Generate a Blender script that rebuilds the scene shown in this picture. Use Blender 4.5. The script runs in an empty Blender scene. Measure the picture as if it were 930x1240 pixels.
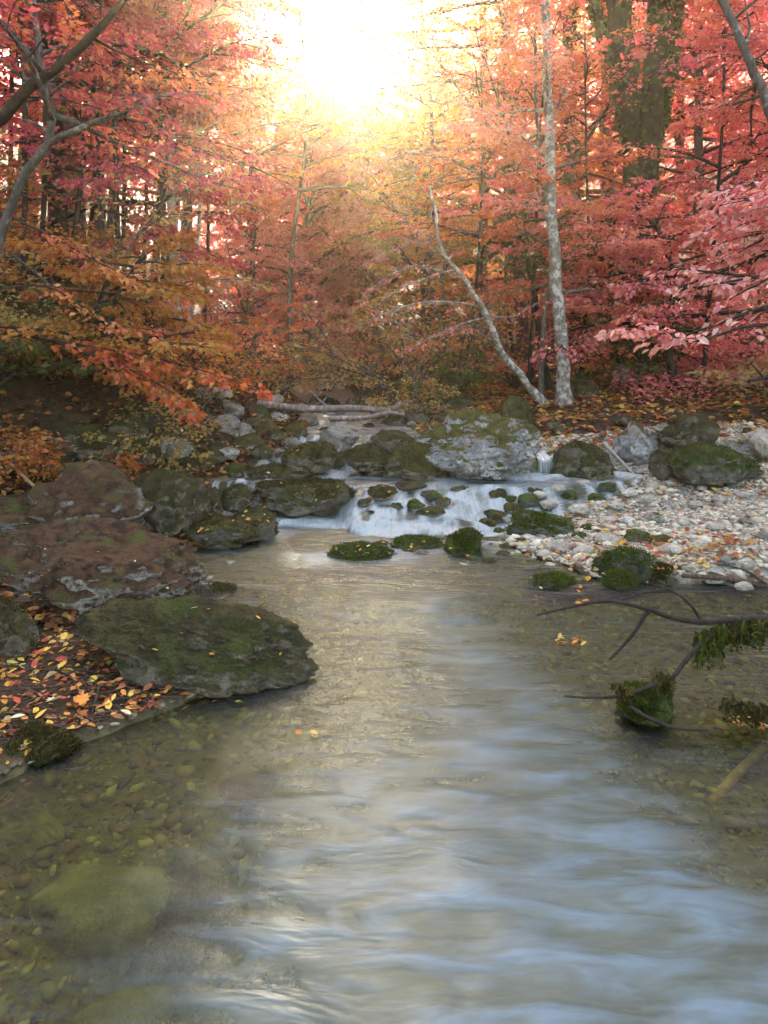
import bpy, bmesh, math, random
import numpy as np
from mathutils import Vector, Matrix

random.seed(7)
RNG = np.random.default_rng(11)
sc = bpy.context.scene
COL = sc.collection
PI = math.pi
F, CX, HY, CH = 827.0, 465.0, 425.0, 1.4     # focal length (photo px), principal column, horizon row, eye height


def at(px, py, Y):                            # a point at distance Y that was read off the photograph
    return np.array([(px - CX) / F * Y, Y, CH - (py - HY) / F * Y])


def onz(px, py, z):
    return at(px, py, (CH - z) * F / (py - HY))


# ------------------------------------------------------------------ noise (numpy)
def _hash(ix, iy, iz):
    h = (ix.astype(np.int64) * 374761393 + iy.astype(np.int64) * 668265263 + iz.astype(np.int64) * 2147483647 * 31) & 0xFFFFFFFF
    h = ((h ^ (h >> 13)) * 1274126177) & 0xFFFFFFFF
    h = ((h ^ (h >> 16)) * 2246822519) & 0xFFFFFFFF
    return ((h ^ (h >> 15)) & 0xFFFFFF) / float(0xFFFFFF)


def vnoise(p):
    p = np.asarray(p, float)
    i = np.floor(p).astype(np.int64)
    f = p - i
    u = f * f * f * (f * (f * 6 - 15) + 10)
    r = 0
    for dx in (0, 1):
        wx = u[:, 0] if dx else 1 - u[:, 0]
        for dy in (0, 1):
            wy = u[:, 1] if dy else 1 - u[:, 1]
            for dz in (0, 1):
                wz = u[:, 2] if dz else 1 - u[:, 2]
                r = r + wx * wy * wz * _hash(i[:, 0] + dx, i[:, 1] + dy, i[:, 2] + dz)
    return r * 2 - 1


def fbm(p, oct=4, gain=.5):
    a, s, r = 1.0, 1.0, 0
    for k in range(oct):
        r = r + a * vnoise(np.asarray(p) * s + 17.3 * k)
        a *= gain
        s *= 2.03
    return r


def fbm2(x, y, s=1.0, oct=4, off=0.0):
    x = np.asarray(x, float)
    p = np.stack([x.ravel() * s + off, np.broadcast_to(y, x.shape).ravel() * s - off, np.full(x.size, off * .7)], 1)
    return fbm(p, oct).reshape(x.shape)


def sstep(a, b, x):
    t = np.clip((x - a) / (b - a), 0, 1)
    return t * t * (3 - 2 * t)


# ------------------------------------------------------------------ mesh helpers
class MB:
    """collects vertices and faces; build() links them as ONE mesh object"""

    def __init__(self):
        self.v, self.q, self.t, self.n = [], [], [], 0

    def add(self, v, q=None, t=None):
        v = np.asarray(v, float).reshape(-1, 3)
        if q is not None and len(q):
            self.q.append(np.asarray(q, np.int64) + self.n)
        if t is not None and len(t):
            self.t.append(np.asarray(t, np.int64) + self.n)
        self.v.append(v)
        self.n += len(v)

    def tube(self, pts, rad, sides=6, cap=True, rough=0.0):
        pts = np.asarray(pts, float)
        rad = np.broadcast_to(np.asarray(rad, float), (len(pts),))
        n = len(pts)
        tan = np.gradient(pts, axis=0)
        tan /= np.linalg.norm(tan, axis=1, keepdims=True) + 1e-9
        ref = np.array([0., 0, 1.]) if abs(tan[:, 2]).mean() < .8 else np.array([1., 0, 0])
        u = np.cross(tan, ref)
        u /= np.linalg.norm(u, axis=1, keepdims=True) + 1e-9
        w = np.cross(tan, u)
        a = np.arange(sides) / sides * 2 * PI
        ring = u[:, None, :] * np.cos(a)[None, :, None] + w[:, None, :] * np.sin(a)[None, :, None]
        rr = rad[:, None] * np.ones((n, sides))
        if rough:
            pp = (pts[:, None, :] + ring * rad[:, None, None]).reshape(-1, 3)
            rr = rr * (1 + rough * fbm(pp * np.array([1, 1, .35]) / (rad.max() * .8 + 1e-4), 3).reshape(n, sides))
        v = (pts[:, None, :] + ring * rr[:, :, None]).reshape(-1, 3)
        i = np.arange(n - 1)[:, None] * sides
        j = np.arange(sides)[None, :]
        k = (j + 1) % sides
        q = np.stack([i + j, i + k, i + sides + k, i + sides + j], -1).reshape(-1, 4)
        t = None
        if cap:
            v = np.vstack([v, pts[:1], pts[-1:]])
            b0, b1 = n * sides, n * sides + 1
            jj = np.arange(sides)
            kk = (jj + 1) % sides
            t = np.vstack([np.stack([kk, jj, np.full(sides, b0)], 1), np.stack([(n - 1) * sides + jj, (n - 1) * sides + kk, np.full(sides, b1)], 1)])
        self.add(v, q, t)

    def build(self, name, mat, parent=None, smooth=True, attrs=None):
        v = np.vstack(self.v) if self.v else np.zeros((0, 3))
        q = np.vstack(self.q) if self.q else np.zeros((0, 4), np.int64)
        t = np.vstack(self.t) if self.t else np.zeros((0, 3), np.int64)
        me = bpy.data.meshes.new(name)
        org = np.array(parent.location) if parent is not None else np.zeros(3)
        if parent is not None and parent.parent is not None:
            org = org + np.array(parent.parent.location)
        me.vertices.add(len(v))
        me.vertices.foreach_set('co', (v - org).astype(np.float32).ravel())
        me.loops.add(q.size + t.size)
        me.loops.foreach_set('vertex_index', np.concatenate([q.ravel(), t.ravel()]).astype(np.int32))
        me.polygons.add(len(q) + len(t))
        ls = np.concatenate([np.arange(len(q)) * 4, q.size + np.arange(len(t)) * 3]).astype(np.int32)
        me.polygons.foreach_set('loop_start', ls)
        me.polygons.foreach_set('use_smooth', np.full(len(q) + len(t), smooth, bool))
        for k, a in (attrs or {}).items():
            at_ = me.attributes.new(k, 'FLOAT', 'POINT')
            at_.data.foreach_set('value', np.asarray(a, np.float32).ravel())
        me.update(calc_edges=True)
        me.validate()
        me.materials.append(mat)
        o = bpy.data.objects.new(name, me)
        COL.objects.link(o)
        if parent is not None:
            o.parent = parent
        return o


def centre_on(o, loc):
    """move a top-level mesh's origin to loc, geometry staying where it is"""
    loc = Vector(loc)
    o.data.transform(Matrix.Translation(-loc))
    o.location = loc
    return o


def tag(o, label=None, cat=None, group=None, kind=None):
    if label: o['label'] = label
    if cat: o['category'] = cat
    if group: o['group'] = group
    if kind: o['kind'] = kind
    return o


def empty(name, loc, label, cat, group=None):
    o = bpy.data.objects.new(name, None)
    o.empty_display_size = .1
    COL.objects.link(o)
    o.location = Vector(loc)
    return tag(o, label, cat, group)


# ------------------------------------------------------------------ materials
class NT:
    def __init__(self, name):
        self.m = bpy.data.materials.new(name)
        self.m.use_nodes = True
        self.t = self.m.node_tree
        self.t.nodes.clear()
        self.out = self.t.nodes.new('ShaderNodeOutputMaterial')

    def n(self, typ, ins=None, **kw):
        x = self.t.nodes.new('ShaderNode' + typ)
        for k, v in kw.items():
            setattr(x, k, v)
        for k, v in (ins or {}).items():
            s = x.inputs[k]
            if isinstance(v, bpy.types.NodeSocket):
                self.t.links.new(v, s)
            elif isinstance(v, bpy.types.Node):
                self.t.links.new(v.outputs[0], s)
            else:
                s.default_value = v
        return x

    def ramp(self, fac, stops, interp='LINEAR'):
        r = self.n('ValToRGB', {0: fac})
        r.color_ramp.interpolation = interp
        e = r.color_ramp.elements
        while len(e) < len(stops):
            e.new(.5)
        for k, (p, c) in enumerate(stops):
            e[k].position = p
            e[k].color = (*c, 1) if len(c) == 3 else c
        return r.outputs[0]

    def math(self, op, a, b=0.0, clamp=False):
        return self.n('Math', {0: a, 1: b}, operation=op, use_clamp=clamp).outputs[0]

    def mix(self, fac, a, b):
        x = self.n('Mix', data_type='RGBA')
        for s, v in ((x.inputs[0], fac), (x.inputs[6], a), (x.inputs[7], b)):
            if isinstance(v, bpy.types.NodeSocket):
                self.t.links.new(v, s)
            else:
                s.default_value = (*v, 1) if isinstance(v, tuple) and len(v) == 3 else v
        return x.outputs[2]

    def noise(self, vec, scale, detail=4, rough=.55, dist=0.0):
        return self.n('TexNoise', {'Vector': vec, 'Scale': scale, 'Detail': detail, 'Roughness': rough, 'Distortion': dist}).outputs[0]

    def done(self, shader):
        self.t.links.new(shader.outputs[0], self.out.inputs[0])
        return self.m


def leaf_mat(name, cols, trans=.55, gloss=.025):
    m = NT(name)
    geo = m.n('NewGeometry')
    rnd = geo.outputs['Random Per Island']
    n = len(cols)
    c = m.ramp(rnd, [(k / max(n - 1, 1), cols[k]) for k in range(n)])
    big = m.noise(m.n('TexCoord').outputs['Object'], .9, 2)
    c = m.n('HueSaturation', {'Hue': m.math('ADD', m.math('MULTIPLY', m.math('SUBTRACT', big, .5), .10), .5), 'Color': c}).outputs[0]
    d = m.n('BsdfDiffuse', {'Color': c})
    t = m.n('BsdfTranslucent', {'Color': c})
    x = m.n('MixShader', {0: trans, 1: d, 2: t})
    g = m.n('BsdfGlossy', {'Color': (1, 1, 1, 1), 'Roughness': .45})
    return m.done(m.n('MixShader', {0: gloss, 1: x, 2: g}))


def bark_mat(name, a, b, lichen=None, amt=.5, scale=14):
    m = NT(name)
    co = m.n('TexCoord').outputs['Object']
    st = m.n('Mapping', {'Vector': co, 'Scale': (1, 1, .25)}).outputs[0]
    n1 = m.noise(st, scale * 2.2, 6, .65)
    c = m.mix(m.ramp(n1, [(.35, (0, 0, 0)), (.68, (1, 1, 1))]), a, b)
    if lichen:
        n2 = m.noise(co, scale * .55, 5, .7)
        c = m.mix(m.ramp(n2, [(amt - .03, (0, 0, 0)), (amt + .06, (1, 1, 1))]), c, lichen)
    bm = m.n('Bump', {'Height': n1, 'Strength': .7, 'Distance': .02})
    return m.done(m.n('BsdfPrincipled', {'Base Color': c, 'Roughness': .85, 'Normal': bm, 'Specular IOR Level': .25}))


def rock_mat(name, stone_a, stone_b, lichen, moss_a, moss_b, moss_amt, lich_amt=.62, wet=.0, rough=.75, rust=None, moss_c=None):
    """bare stone with lichen blotches and moss that keeps to the upward faces; moss_amt 0..1"""
    m = NT(name)
    co = m.n('TexCoord').outputs['Object']
    oi = m.n('ObjectInfo').outputs['Random']
    off = m.n('CombineXYZ', {0: m.math('MULTIPLY', oi, 37.0), 1: m.math('MULTIPLY', oi, 91.0), 2: m.math('MULTIPLY', oi, 13.0)})
    v = m.n('VectorMath', {0: co, 1: off}, operation='ADD').outputs[0]
    n1 = m.noise(v, 6, 8, .68)
    n2 = m.noise(v, 22, 6, .7)
    n3 = m.noise(v, 3.2, 5, .6, .4)
    n4 = m.noise(v, 90, 3, .7)
    c = m.mix(m.ramp(n1, [(.36, (0, 0, 0)), (.64, (1, 1, 1))]), stone_a, stone_b)
    if rust:
        c = m.mix(m.ramp(m.noise(v, 4.1, 3), [(.56, (0, 0, 0)), (.66, (1, 1, 1))]), c, rust)
    lm = m.math('ADD', m.math('MULTIPLY', n3, .55), m.math('MULTIPLY', n2, .45))
    c = m.mix(m.ramp(lm, [(lich_amt - .06, (0, 0, 0)), (lich_amt + .0, (1, 1, 1))]), c, lichen)
    c = m.mix(m.ramp(n4, [(.25, (.55, .55, .55)), (.55, (1, 1, 1))]), (0.02, .02, .015), c)
    nz = m.n('SeparateXYZ', {0: m.n('NewGeometry').outputs['Normal']}).outputs[2]
    mv = m.math('ADD', m.math('MULTIPLY', nz, .26), m.math('ADD', m.math('MULTIPLY', n3, .9), m.math('MULTIPLY', n2, .5)))
    th = 1.22 - moss_amt * .85
    mm = m.ramp(m.math('SUBTRACT', mv, th - .5), [(.47, (0, 0, 0)), (.56, (1, 1, 1))])
    mc = m.mix(m.ramp(m.noise(v, 11, 5, .7), [(.38, (0, 0, 0)), (.62, (1, 1, 1))]), moss_a, moss_b)
    if moss_c:
        mc = m.mix(m.ramp(m.noise(v, 5.5, 5, .7), [(.54, (0, 0, 0)), (.62, (1, 1, 1))]), mc, moss_c)
    mc = m.mix(m.ramp(m.noise(v, 160, 2, .6), [(.35, (0, 0, 0)), (.6, (1, 1, 1))]), m.mix(.55, mc, (.01, .01, .005)), mc)
    c = m.mix(mm, c, mc)
    hgt = m.math('ADD', m.math('MULTIPLY', n1, .5), m.math('ADD', m.math('MULTIPLY', n2, .3), m.math('MULTIPLY', m.noise(v, 120, 3, .7), m.math('ADD', .10, m.math('MULTIPLY', mm, .25)))))
    bm = m.n('Bump', {'Height': hgt, 'Strength': .9, 'Distance': .06})
    rg = m.math('ADD', rough, m.math('MULTIPLY', mm, .9 - rough))
    return m.done(m.n('BsdfPrincipled', {'Base Color': c, 'Roughness': rg, 'Normal': bm, 'Specular IOR Level': .3 + wet}))


def flat_mat(name, a, b, scale=30, rough=.8, spec=.3):
    m = NT(name)
    co = m.n('TexCoord').outputs['Object']
    c = m.mix(m.ramp(m.noise(co, scale, 5, .65), [(.35, (0, 0, 0)), (.65, (1, 1, 1))]), a, b)
    return m.done(m.n('BsdfPrincipled', {'Base Color': c, 'Roughness': rough, 'Specular IOR Level': spec}))


def island_mat(name, cols, rough=.7, spec=.3, bump=0, trans=0):
    m = NT(name)
    rnd = m.n('NewGeometry').outputs['Random Per Island']
    n = len(cols)
    c = m.ramp(rnd, [(k / n, cols[k]) for k in range(n)], 'CONSTANT')
    nn = m.noise(m.n('TexCoord').outputs['Object'], 45, 5, .7)
    c = m.mix(m.ramp(nn, [(.3, (.5, .5, .5)), (.7, (1, 1, 1))]), m.mix(.6, c, (.03, .025, .015)), c)
    ins = {'Base Color': c, 'Roughness': rough, 'Specular IOR Level': spec}
    if bump:
        ins['Normal'] = m.n('Bump', {'Height': nn, 'Strength': bump, 'Distance': .01})
    p = m.n('BsdfPrincipled', ins)
    if trans:
        p = m.n('MixShader', {0: trans, 1: p, 2: m.n('BsdfTranslucent', {'Color': c})})
    return m.done(p)


M = {}
M['leaf_crimson'] = leaf_mat('leaf_crimson', [(.36, .03, .07), (.60, .07, .11), (.66, .13, .10), (.50, .04, .13), (.72, .21, .12)])
M['leaf_orange'] = leaf_mat('leaf_orange', [(.66, .12, .06), (.80, .26, .09), (.76, .17, .09), (.84, .36, .14), (.64, .08, .09)])
M['leaf_redorange'] = leaf_mat('leaf_redorange', [(.50, .05, .03), (.62, .14, .03), (.55, .09, .03), (.68, .26, .05)])
M['leaf_rust'] = leaf_mat('leaf_rust', [(.35, .10, .02), (.58, .20, .03), (.45, .22, .04), (.60, .30, .06), (.38, .05, .03)])
M['leaf_tan'] = leaf_mat('leaf_tan', [(.40, .25, .07), (.55, .36, .13), (.62, .44, .2), (.42, .30, .06)])
M['leaf_coral'] = leaf_mat('leaf_coral', [(.82, .17, .14), (.90, .32, .23), (.80, .13, .16), (.92, .42, .28), (.86, .25, .15)])
M['leaf_pink'] = leaf_mat('leaf_pink', [(.84, .15, .21), (.90, .31, .32), (.85, .20, .20), (.92, .48, .42)])
M['leaf_rose'] = leaf_mat('leaf_rose', [(.72, .14, .14), (.84, .34, .27), (.86, .52, .42), (.66, .10, .12), (.80, .24, .2)], gloss=.1)
M['leaf_gold'] = leaf_mat('leaf_gold', [(.72, .36, .06), (.82, .52, .10), (.78, .34, .10), (.84, .62, .18)])
M['leaf_olive'] = leaf_mat('leaf_olive', [(.30, .24, .05), (.48, .34, .08), (.55, .30, .10), (.24, .24, .05), (.62, .42, .18)])
M['leaf_sky_blocker'] = leaf_mat('leaf_sky_blocker', [(.10, .10, .05), (.14, .12, .05), (.07, .08, .04)], trans=.3)
M['leaf_green'] = leaf_mat('leaf_green', [(.06, .10, .02), (.10, .15, .03), (.16, .18, .04), (.05, .07, .02)], trans=.35)
M['bark_dark'] = bark_mat('bark_dark', (.018, .014, .011), (.055, .043, .034))
M['bark_grey'] = bark_mat('bark_grey', (.05, .042, .036), (.16, .145, .125), (.30, .29, .26), .60)
M['bark_pale'] = bark_mat('bark_pale', (.16, .14, .12), (.36, .33, .29), (.62, .60, .54), .50)
M['bark_birch'] = bark_mat('bark_birch', (.10, .085, .07), (.30, .27, .23), (.55, .52, .45), .52, 20)
M['bark_ivy'] = bark_mat('bark_ivy', (.02, .016, .009), (.06, .045, .03), (.06, .06, .02), .5)
M['stick'] = bark_mat('stick', (.05, .03, .02), (.16, .11, .08), None, .5, 30)
M['stick_pale'] = bark_mat('stick_pale', (.30, .24, .19), (.52, .46, .40), None, .5, 30)
M['log'] = bark_mat('log', (.13, .09, .08), (.34, .26, .23), (.5, .45, .40), .6)
M['wood_end'] = flat_mat('wood_end', (.30, .17, .09), (.46, .30, .18), 40)

G1, G2 = (.055, .07, .012), (.11, .13, .02)
M['moss_brown'] = rock_mat('moss_brown', (.10, .083, .065), (.25, .215, .17), (.56, .53, .46), (.045, .024, .012), (.17, .085, .042), .56, .53, moss_c=(.085, .095, .018))
M['moss_dark'] = rock_mat('moss_dark', (.080, .066, .044), (.21, .18, .13), (.46, .43, .34), (.030, .028, .009), (.105, .088, .026), .58, .56, moss_c=(.07, .085, .016))
M['moss_olive'] = rock_mat('moss_olive', (.09, .077, .055), (.22, .195, .15), (.5, .46, .37), (.04, .037, .01), (.12, .105, .026), .58, .58)
M['moss_green'] = rock_mat('moss_green', (.09, .085, .07), (.22, .21, .18), (.5, .48, .42), (.035, .05, .010), (.12, .16, .025), .64, .60, moss_c=(.07, .06, .018))
M['moss_patch'] = rock_mat('moss_patch', (.07, .065, .05), (.20, .19, .16), (.5, .48, .42), (.035, .05, .010), (.12, .16, .025), .54, .60, moss_c=(.07, .06, .018))
M['grey_lichen'] = rock_mat('grey_lichen', (.14, .14, .14), (.42, .41, .41), (.68, .68, .67), (.06, .062, .012), (.16, .14, .03), .44, .56, rust=(.30, .19, .12))
M['grey'] = rock_mat('grey', (.13, .115, .095), (.34, .305, .26), (.55, .52, .45), (.04, .045, .012), (.09, .09, .03), .30, .58)
M['pale'] = rock_mat('pale', (.32, .29, .23), (.55, .50, .42), (.68, .64, .56), (.06, .07, .02), (.12, .12, .04), .10, .60)
M['sunken'] = rock_mat('sunken', (.12, .12, .07), (.30, .28, .18), (.42, .40, .28), (.06, .06, .02), (.10, .09, .03), .25, .62)
M['sunken_pale'] = rock_mat('sunken_pale', (.20, .19, .17), (.34, .33, .30), (.42, .41, .38), (.10, .09, .03), (.14, .12, .04), .12, .64)
M['sunken_dark'] = rock_mat('sunken_dark', (.03, .035, .015), (.06, .06, .025), (.09, .09, .04), (.02, .025, .008), (.045, .05, .014), .7, .7)
M['moss_blade_green'] = island_mat('moss_blade_green', [(.06, .085, .012), (.10, .14, .02), (.14, .17, .03), (.045, .06, .012)], .9, .1, 0, .3)
M['moss_blade_olive'] = island_mat('moss_blade_olive', [(.05, .045, .012), (.09, .08, .02), (.12, .10, .03), (.035, .03, .01)], .9, .1, 0, .3)
M['moss_blade_brown'] = island_mat('moss_blade_brown', [(.05, .028, .014), (.085, .045, .022), (.11, .065, .03), (.07, .06, .018)], .9, .1, 0, .3)
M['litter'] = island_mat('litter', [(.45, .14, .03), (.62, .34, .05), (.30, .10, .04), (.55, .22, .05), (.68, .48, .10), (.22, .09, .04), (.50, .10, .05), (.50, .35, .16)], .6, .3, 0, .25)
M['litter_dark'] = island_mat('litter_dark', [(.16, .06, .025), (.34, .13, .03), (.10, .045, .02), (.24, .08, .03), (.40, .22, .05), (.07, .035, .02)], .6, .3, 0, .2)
M['gravel'] = island_mat('gravel', [(.66, .57, .43), (.54, .47, .36), (.72, .64, .51), (.38, .33, .26), (.60, .48, .33), (.74, .67, .55), (.28, .25, .20)], .75, .3, .4)
M['bed_stones'] = island_mat('bed_stones', [(.20, .17, .11), (.34, .30, .21), (.13, .12, .09), (.26, .21, .13), (.46, .42, .33), (.09, .085, .06), (.24, .15, .08)], .6, .3, .4)
for nm, c1, c2 in (('yellow', (.70, .46, .06), (.80, .58, .12)), ('orange', (.62, .22, .04), (.75, .33, .07)), ('red', (.42, .06, .04), (.55, .10, .05)),
                   ('brown', (.26, .12, .05), (.38, .19, .08)), ('cream', (.66, .60, .36), (.78, .74, .52)), ('green', (.30, .36, .06), (.45, .50, .12))):
    m_ = NT('fallen_' + nm)
    co_ = m_.n('TexCoord').outputs['Object']
    c_ = m_.mix(m_.ramp(m_.noise(co_, 40, 4, .6), [(.38, (0, 0, 0)), (.62, (1, 1, 1))]), c1, c2)
    c_ = m_.mix(m_.ramp(m_.noise(co_, 25, 3, .6), [(.62, (0, 0, 0)), (.72, (1, 1, 1))]), c_, (.16, .07, .02))
    p_ = m_.n('BsdfPrincipled', {'Base Color': c_, 'Roughness': .55, 'Specular IOR Level': .3})
    M['fallen_' + nm] = m_.done(m_.n('MixShader', {0: .2, 1: p_, 2: m_.n('BsdfTranslucent', {'Color': c_})}))

# ------------------------------------------------------------------ the lie of the land
LY = np.array([-40, -6, 1.4, 2.2, 2.41, 2.63, 2.93, 3.36, 3.68, 4.54, 5.2, 5.6, 6.0, 6.5, 7.3, 8.5, 11, 14, 20, 60])
LX = np.array([-2.6, -1.7, -1.5, -1.25, -1.12, -.86, -.62, -.80, -1.05, -1.29, -1.2, -1.40, -1.5, -1.3, -.95, -.9, -1.3, -2.0, -3.2, -9])
RY = np.array([-40, -6, 1.4, 2.5, 3.75, 3.95, 4.06, 4.82, 5.2, 5.6, 5.9, 6.3, 6.6, 6.9, 7.3, 8.5, 11, 14, 20, 60])
RX = np.array([4.0, 3.4, 3.3, 3.3, 3.1, 2.4, 1.3, .85, 1.0, 1.6, 2.15, 2.45, 2.0, 1.3, .45, .3, -.1, -.8, -1.6, -6.5])


def W(x, y):
    """height of the water"""
    yy = y + .10 * np.sin(x * 2.3 + 1) * (1 - sstep(4.0, 4.6, y)) + .12 * fbm2(x, y * .45, 1.5, 3, 33.0) * sstep(4.2, 4.8, y)
    z = .03 * sstep(3.45, 3.85, yy)
    cs = np.interp(x, [-.42, -.24, .2, .6, 1.1, 2], [5.80, 5.0, 4.98, 5.12, 5.42, 5.6])
    cl = np.interp(x, [-.42, -.24, .2, .6, 1.1, 2], [.26, .80, .82, .68, .36, .3])
    t = np.clip((yy - cs) / cl, 0, 1)
    wob = .20 * fbm2(x, y, 2.2, 2, 71.0)
    t2 = np.clip(t + wob * np.sin(t * PI), 0, 1)
    z = z + .22 * (t * .86 + .14 * (sstep(.0, .25, t2) * .34 + sstep(.36, .62, t2) * .33 + sstep(.72, .98, t2) * .33))
    z = z + .12 * sstep(6.55, 6.78, yy) + .09 * sstep(7.35, 7.7, yy) + .07 * sstep(8.5, 9.1, yy)
    return z + .02 * np.clip(yy - 9.5, 0, 40)


def H(x, y):
    """height of the ground"""
    x = np.asarray(x, float); y = np.asarray(y, float)
    L = np.interp(y, LY, LX); R = np.interp(y, RY, RX)
    w = W(np.clip(x, L, np.maximum(R, L + .1)), y)
    dl = L - x; dr = x - R
    flat = 1.25 - .75 * sstep(5.2, 6.6, y)
    zl = .02 + .10 * np.clip(dl, 0, None) + np.clip(dl - flat, 0, 5) * .62 + np.clip(dl - flat - 5, 0, 60) * .42
    s = np.clip((x - 3.9) * .8 + (y - 7.2) * .30, 0, None)
    zr = .02 + .075 * np.clip(dr, 0, 3.0) + .12 * s + .055 * np.clip(s, 0, 4) ** 2 + np.clip(s - 4, 0, 60) * .4
    ins = np.minimum(-dl, -dr)
    depth = .03 + .32 * sstep(0, 1.55, ins) * (1 - .7 * sstep(3.0, 4.9, y)) * (1 - .72 * sstep(.75, 1.35, x) * 0 - .80 * sstep(1.15, 1.7, x + .25 * y) * sstep(1.4, 2.0, y))
    z = np.where(dl > 0, zl, np.where(dr > 0, zr, -depth * sstep(-.02, .12, ins)))
    z = z + w
    far = np.clip(y - 15, 0, 60) * .22
    z = z + far
    rough = np.where(dl > 0, .10 * np.clip(dl - .2, 0, 1), np.where(dr > 0, .03 * np.clip(dr, 0, 1) + .05 * np.clip(s, 0, 1.5), .02))
    z = z + rough * fbm2(x, y, 1.7, 4, 3.1) + .012 * fbm2(x, y, 9, 2, 8.0)
    return z


def Hs(x, y):
    return float(H(np.array([x]), np.array([y]))[0])


def march(px, py, lift=0.0):
    """where the line of sight through a photo point meets the ground or the water"""
    Y = np.linspace(1.2, 16, 1800)
    x = (px - CX) / F * Y
    zr = CH - (py - HY) / F * Y
    g = np.maximum(H(x, Y), W(x, Y) - .03 - 9 * ((x < np.interp(Y, LY, LX)) | (x > np.interp(Y, RY, RX)))) + lift
    k = np.nonzero(zr <= g)[0]
    k = k[0] if len(k) else 1799
    return np.array([x[k], Y[k], g[k]])


def axis(lo, hi, step, far, grow=1.22):
    a = list(np.arange(lo, hi + 1e-6, step))
    s, p = step, hi
    while p < far:
        s *= grow; p += s; a.append(p)
    s, p = step, lo
    while p > -far:
        s *= grow; p -= s; a.insert(0, p)
    return np.array(a)


gx = axis(-5, 7, .045, 400)
gy = axis(.6, 14, .045, 400)
XX, YY = np.meshgrid(gx, gy)
ZZ = H(XX, YY)
nx, ny = len(gx), len(gy)
idx = np.arange(nx * ny).reshape(ny, nx)
quads = np.stack([idx[:-1, :-1], idx[:-1, 1:], idx[1:, 1:], idx[1:, :-1]], -1).reshape(-1, 4)
Lg, Rg = np.interp(YY, LY, LX), np.interp(YY, RY, RX)
a_bed = sstep(-.12, .1, np.minimum(XX - Lg, Rg - XX))
sg = np.clip((XX - 3.9) * .8 + (YY - 7.2) * .30, 0, None)
a_grav = sstep(-.05, .15, XX - Rg) * (1 - sstep(.05, .5, sg)) * (1 - sstep(6.6, 7.4, YY))
m = NT('ground')
co = m.n('TexCoord').outputs['Object']
bed = m.n('Attribute', attribute_name='bed').outputs['Fac']
grv = m.n('Attribute', attribute_name='grav').outputs['Fac']
n1 = m.noise(co, 3.5, 6, .65); n2 = m.noise(co, 28, 6, .7); n3 = m.noise(co, 90, 3, .7)
soil = m.mix(m.ramp(n1, [(.35, (0, 0, 0)), (.65, (1, 1, 1))]), (.028, .020, .012), (.075, .05, .03))
soil = m.mix(m.ramp(n2, [(.5, (0, 0, 0)), (.62, (1, 1, 1))]), soil, (.10, .055, .028))
soil = m.mix(m.ramp(m.noise(co, 1.6, 5, .6), [(.55, (0, 0, 0)), (.66, (1, 1, 1))]), soil, (.035, .036, .012))
gra = m.mix(m.ramp(n2, [(.35, (0, 0, 0)), (.65, (1, 1, 1))]), (.26, .24, .21), (.52, .49, .44))
bedc = m.mix(m.ramp(n2, [(.35, (0, 0, 0)), (.65, (1, 1, 1))]), (.08, .075, .04), (.24, .21, .13))
bedc = m.mix(m.ramp(n1, [(.4, (0, 0, 0)), (.7, (1, 1, 1))]), bedc, (.17, .16, .06))
c = m.mix(grv, soil, gra)
c = m.mix(bed, c, bedc)
bm_ = m.n('Bump', {'Height': m.math('ADD', n2, m.math('MULTIPLY', n3, .5)), 'Strength': .8, 'Distance': .03})
M['ground'] = m.done(m.n('BsdfPrincipled', {'Base Color': c, 'Roughness': .9, 'Normal': bm_, 'Specular IOR Level': .2}))
b = MB(); b.add(np.stack([XX, YY, ZZ], -1), quads)
tag(b.build('ground', M['ground'], None, True, {'bed': a_bed, 'grav': a_grav}), kind='structure')

# ------------------------------------------------------------------ water
wx = axis(-1.9, 3.4, .028, 3.6, 1.3)
wy = np.concatenate([np.arange(-30, .8, .6), np.arange(.8, 8.2, .024), np.arange(8.2, 16, .08), np.arange(16, 40, 1.)])
XW, YW = np.meshgrid(np.linspace(-2.6, 3.6, 230), wy)
Lw, Rw = np.interp(YW, LY, LX), np.interp(YW, RY, RX)
mid, half = (Lw + Rw) / 2, (Rw - Lw) / 2 + .35
tt = (XW - (-2.6)) / 6.2 * 2 - 1
XW = mid + tt * half
ZW = W(XW, YW)
sl = (W(XW, YW + .03) - W(XW, YW - .03)) / .06
rip = fbm2(XW * 1.0, YW * 2.6, 4.0, 3, 5.0)
foam = sstep(.05, .30, sl) * (.04 + .96 * sstep(-.25, .45, fbm2(XW * 3.4, YW * .8, 4.0, 4, 9.0)))
below = (sstep(.04, .22, (W(XW, YW + .5) - W(XW, YW + .05)) / .45) * .6 + .35 * sstep(.03, .16, (W(XW + .25, YW + .9) - W(XW + .1, YW + .3)) / .6)) * sstep(-.25, .3, fbm2(XW, YW * 2.2, 2.2, 3, 2.0))
foam = foam * np.where(YW < 4.3, .5 * (1 - sstep(-.3, .5, XW)), 1)
foam = np.clip(foam + below * (YW > 3.9) * (1 - sstep(9, 11, YW)), 0, 1)
thin = sstep(4.4, 5.0, YW)
ZW = ZW + (.006 + .014 * foam) * rip + .035 * foam * thin * np.clip(fbm2(XW, YW, 6.5, 3, 1.0), -.5, 1)
ZW = ZW + .010 * np.exp(-((YW - 3.66 + .1 * np.sin(XW * 2.3 + 1) - .1) / .16) ** 2) * (1 + fbm2(XW, YW, 3.0, 2, 4.0))
dep = np.clip(ZW - H(XW, YW), 0, 1)
dep = np.where(np.minimum(XW - Lw, Rw - XW) < 0, 0, dep)
ny2, nx2 = XW.shape
idx = np.arange(nx2 * ny2).reshape(ny2, nx2)
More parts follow.
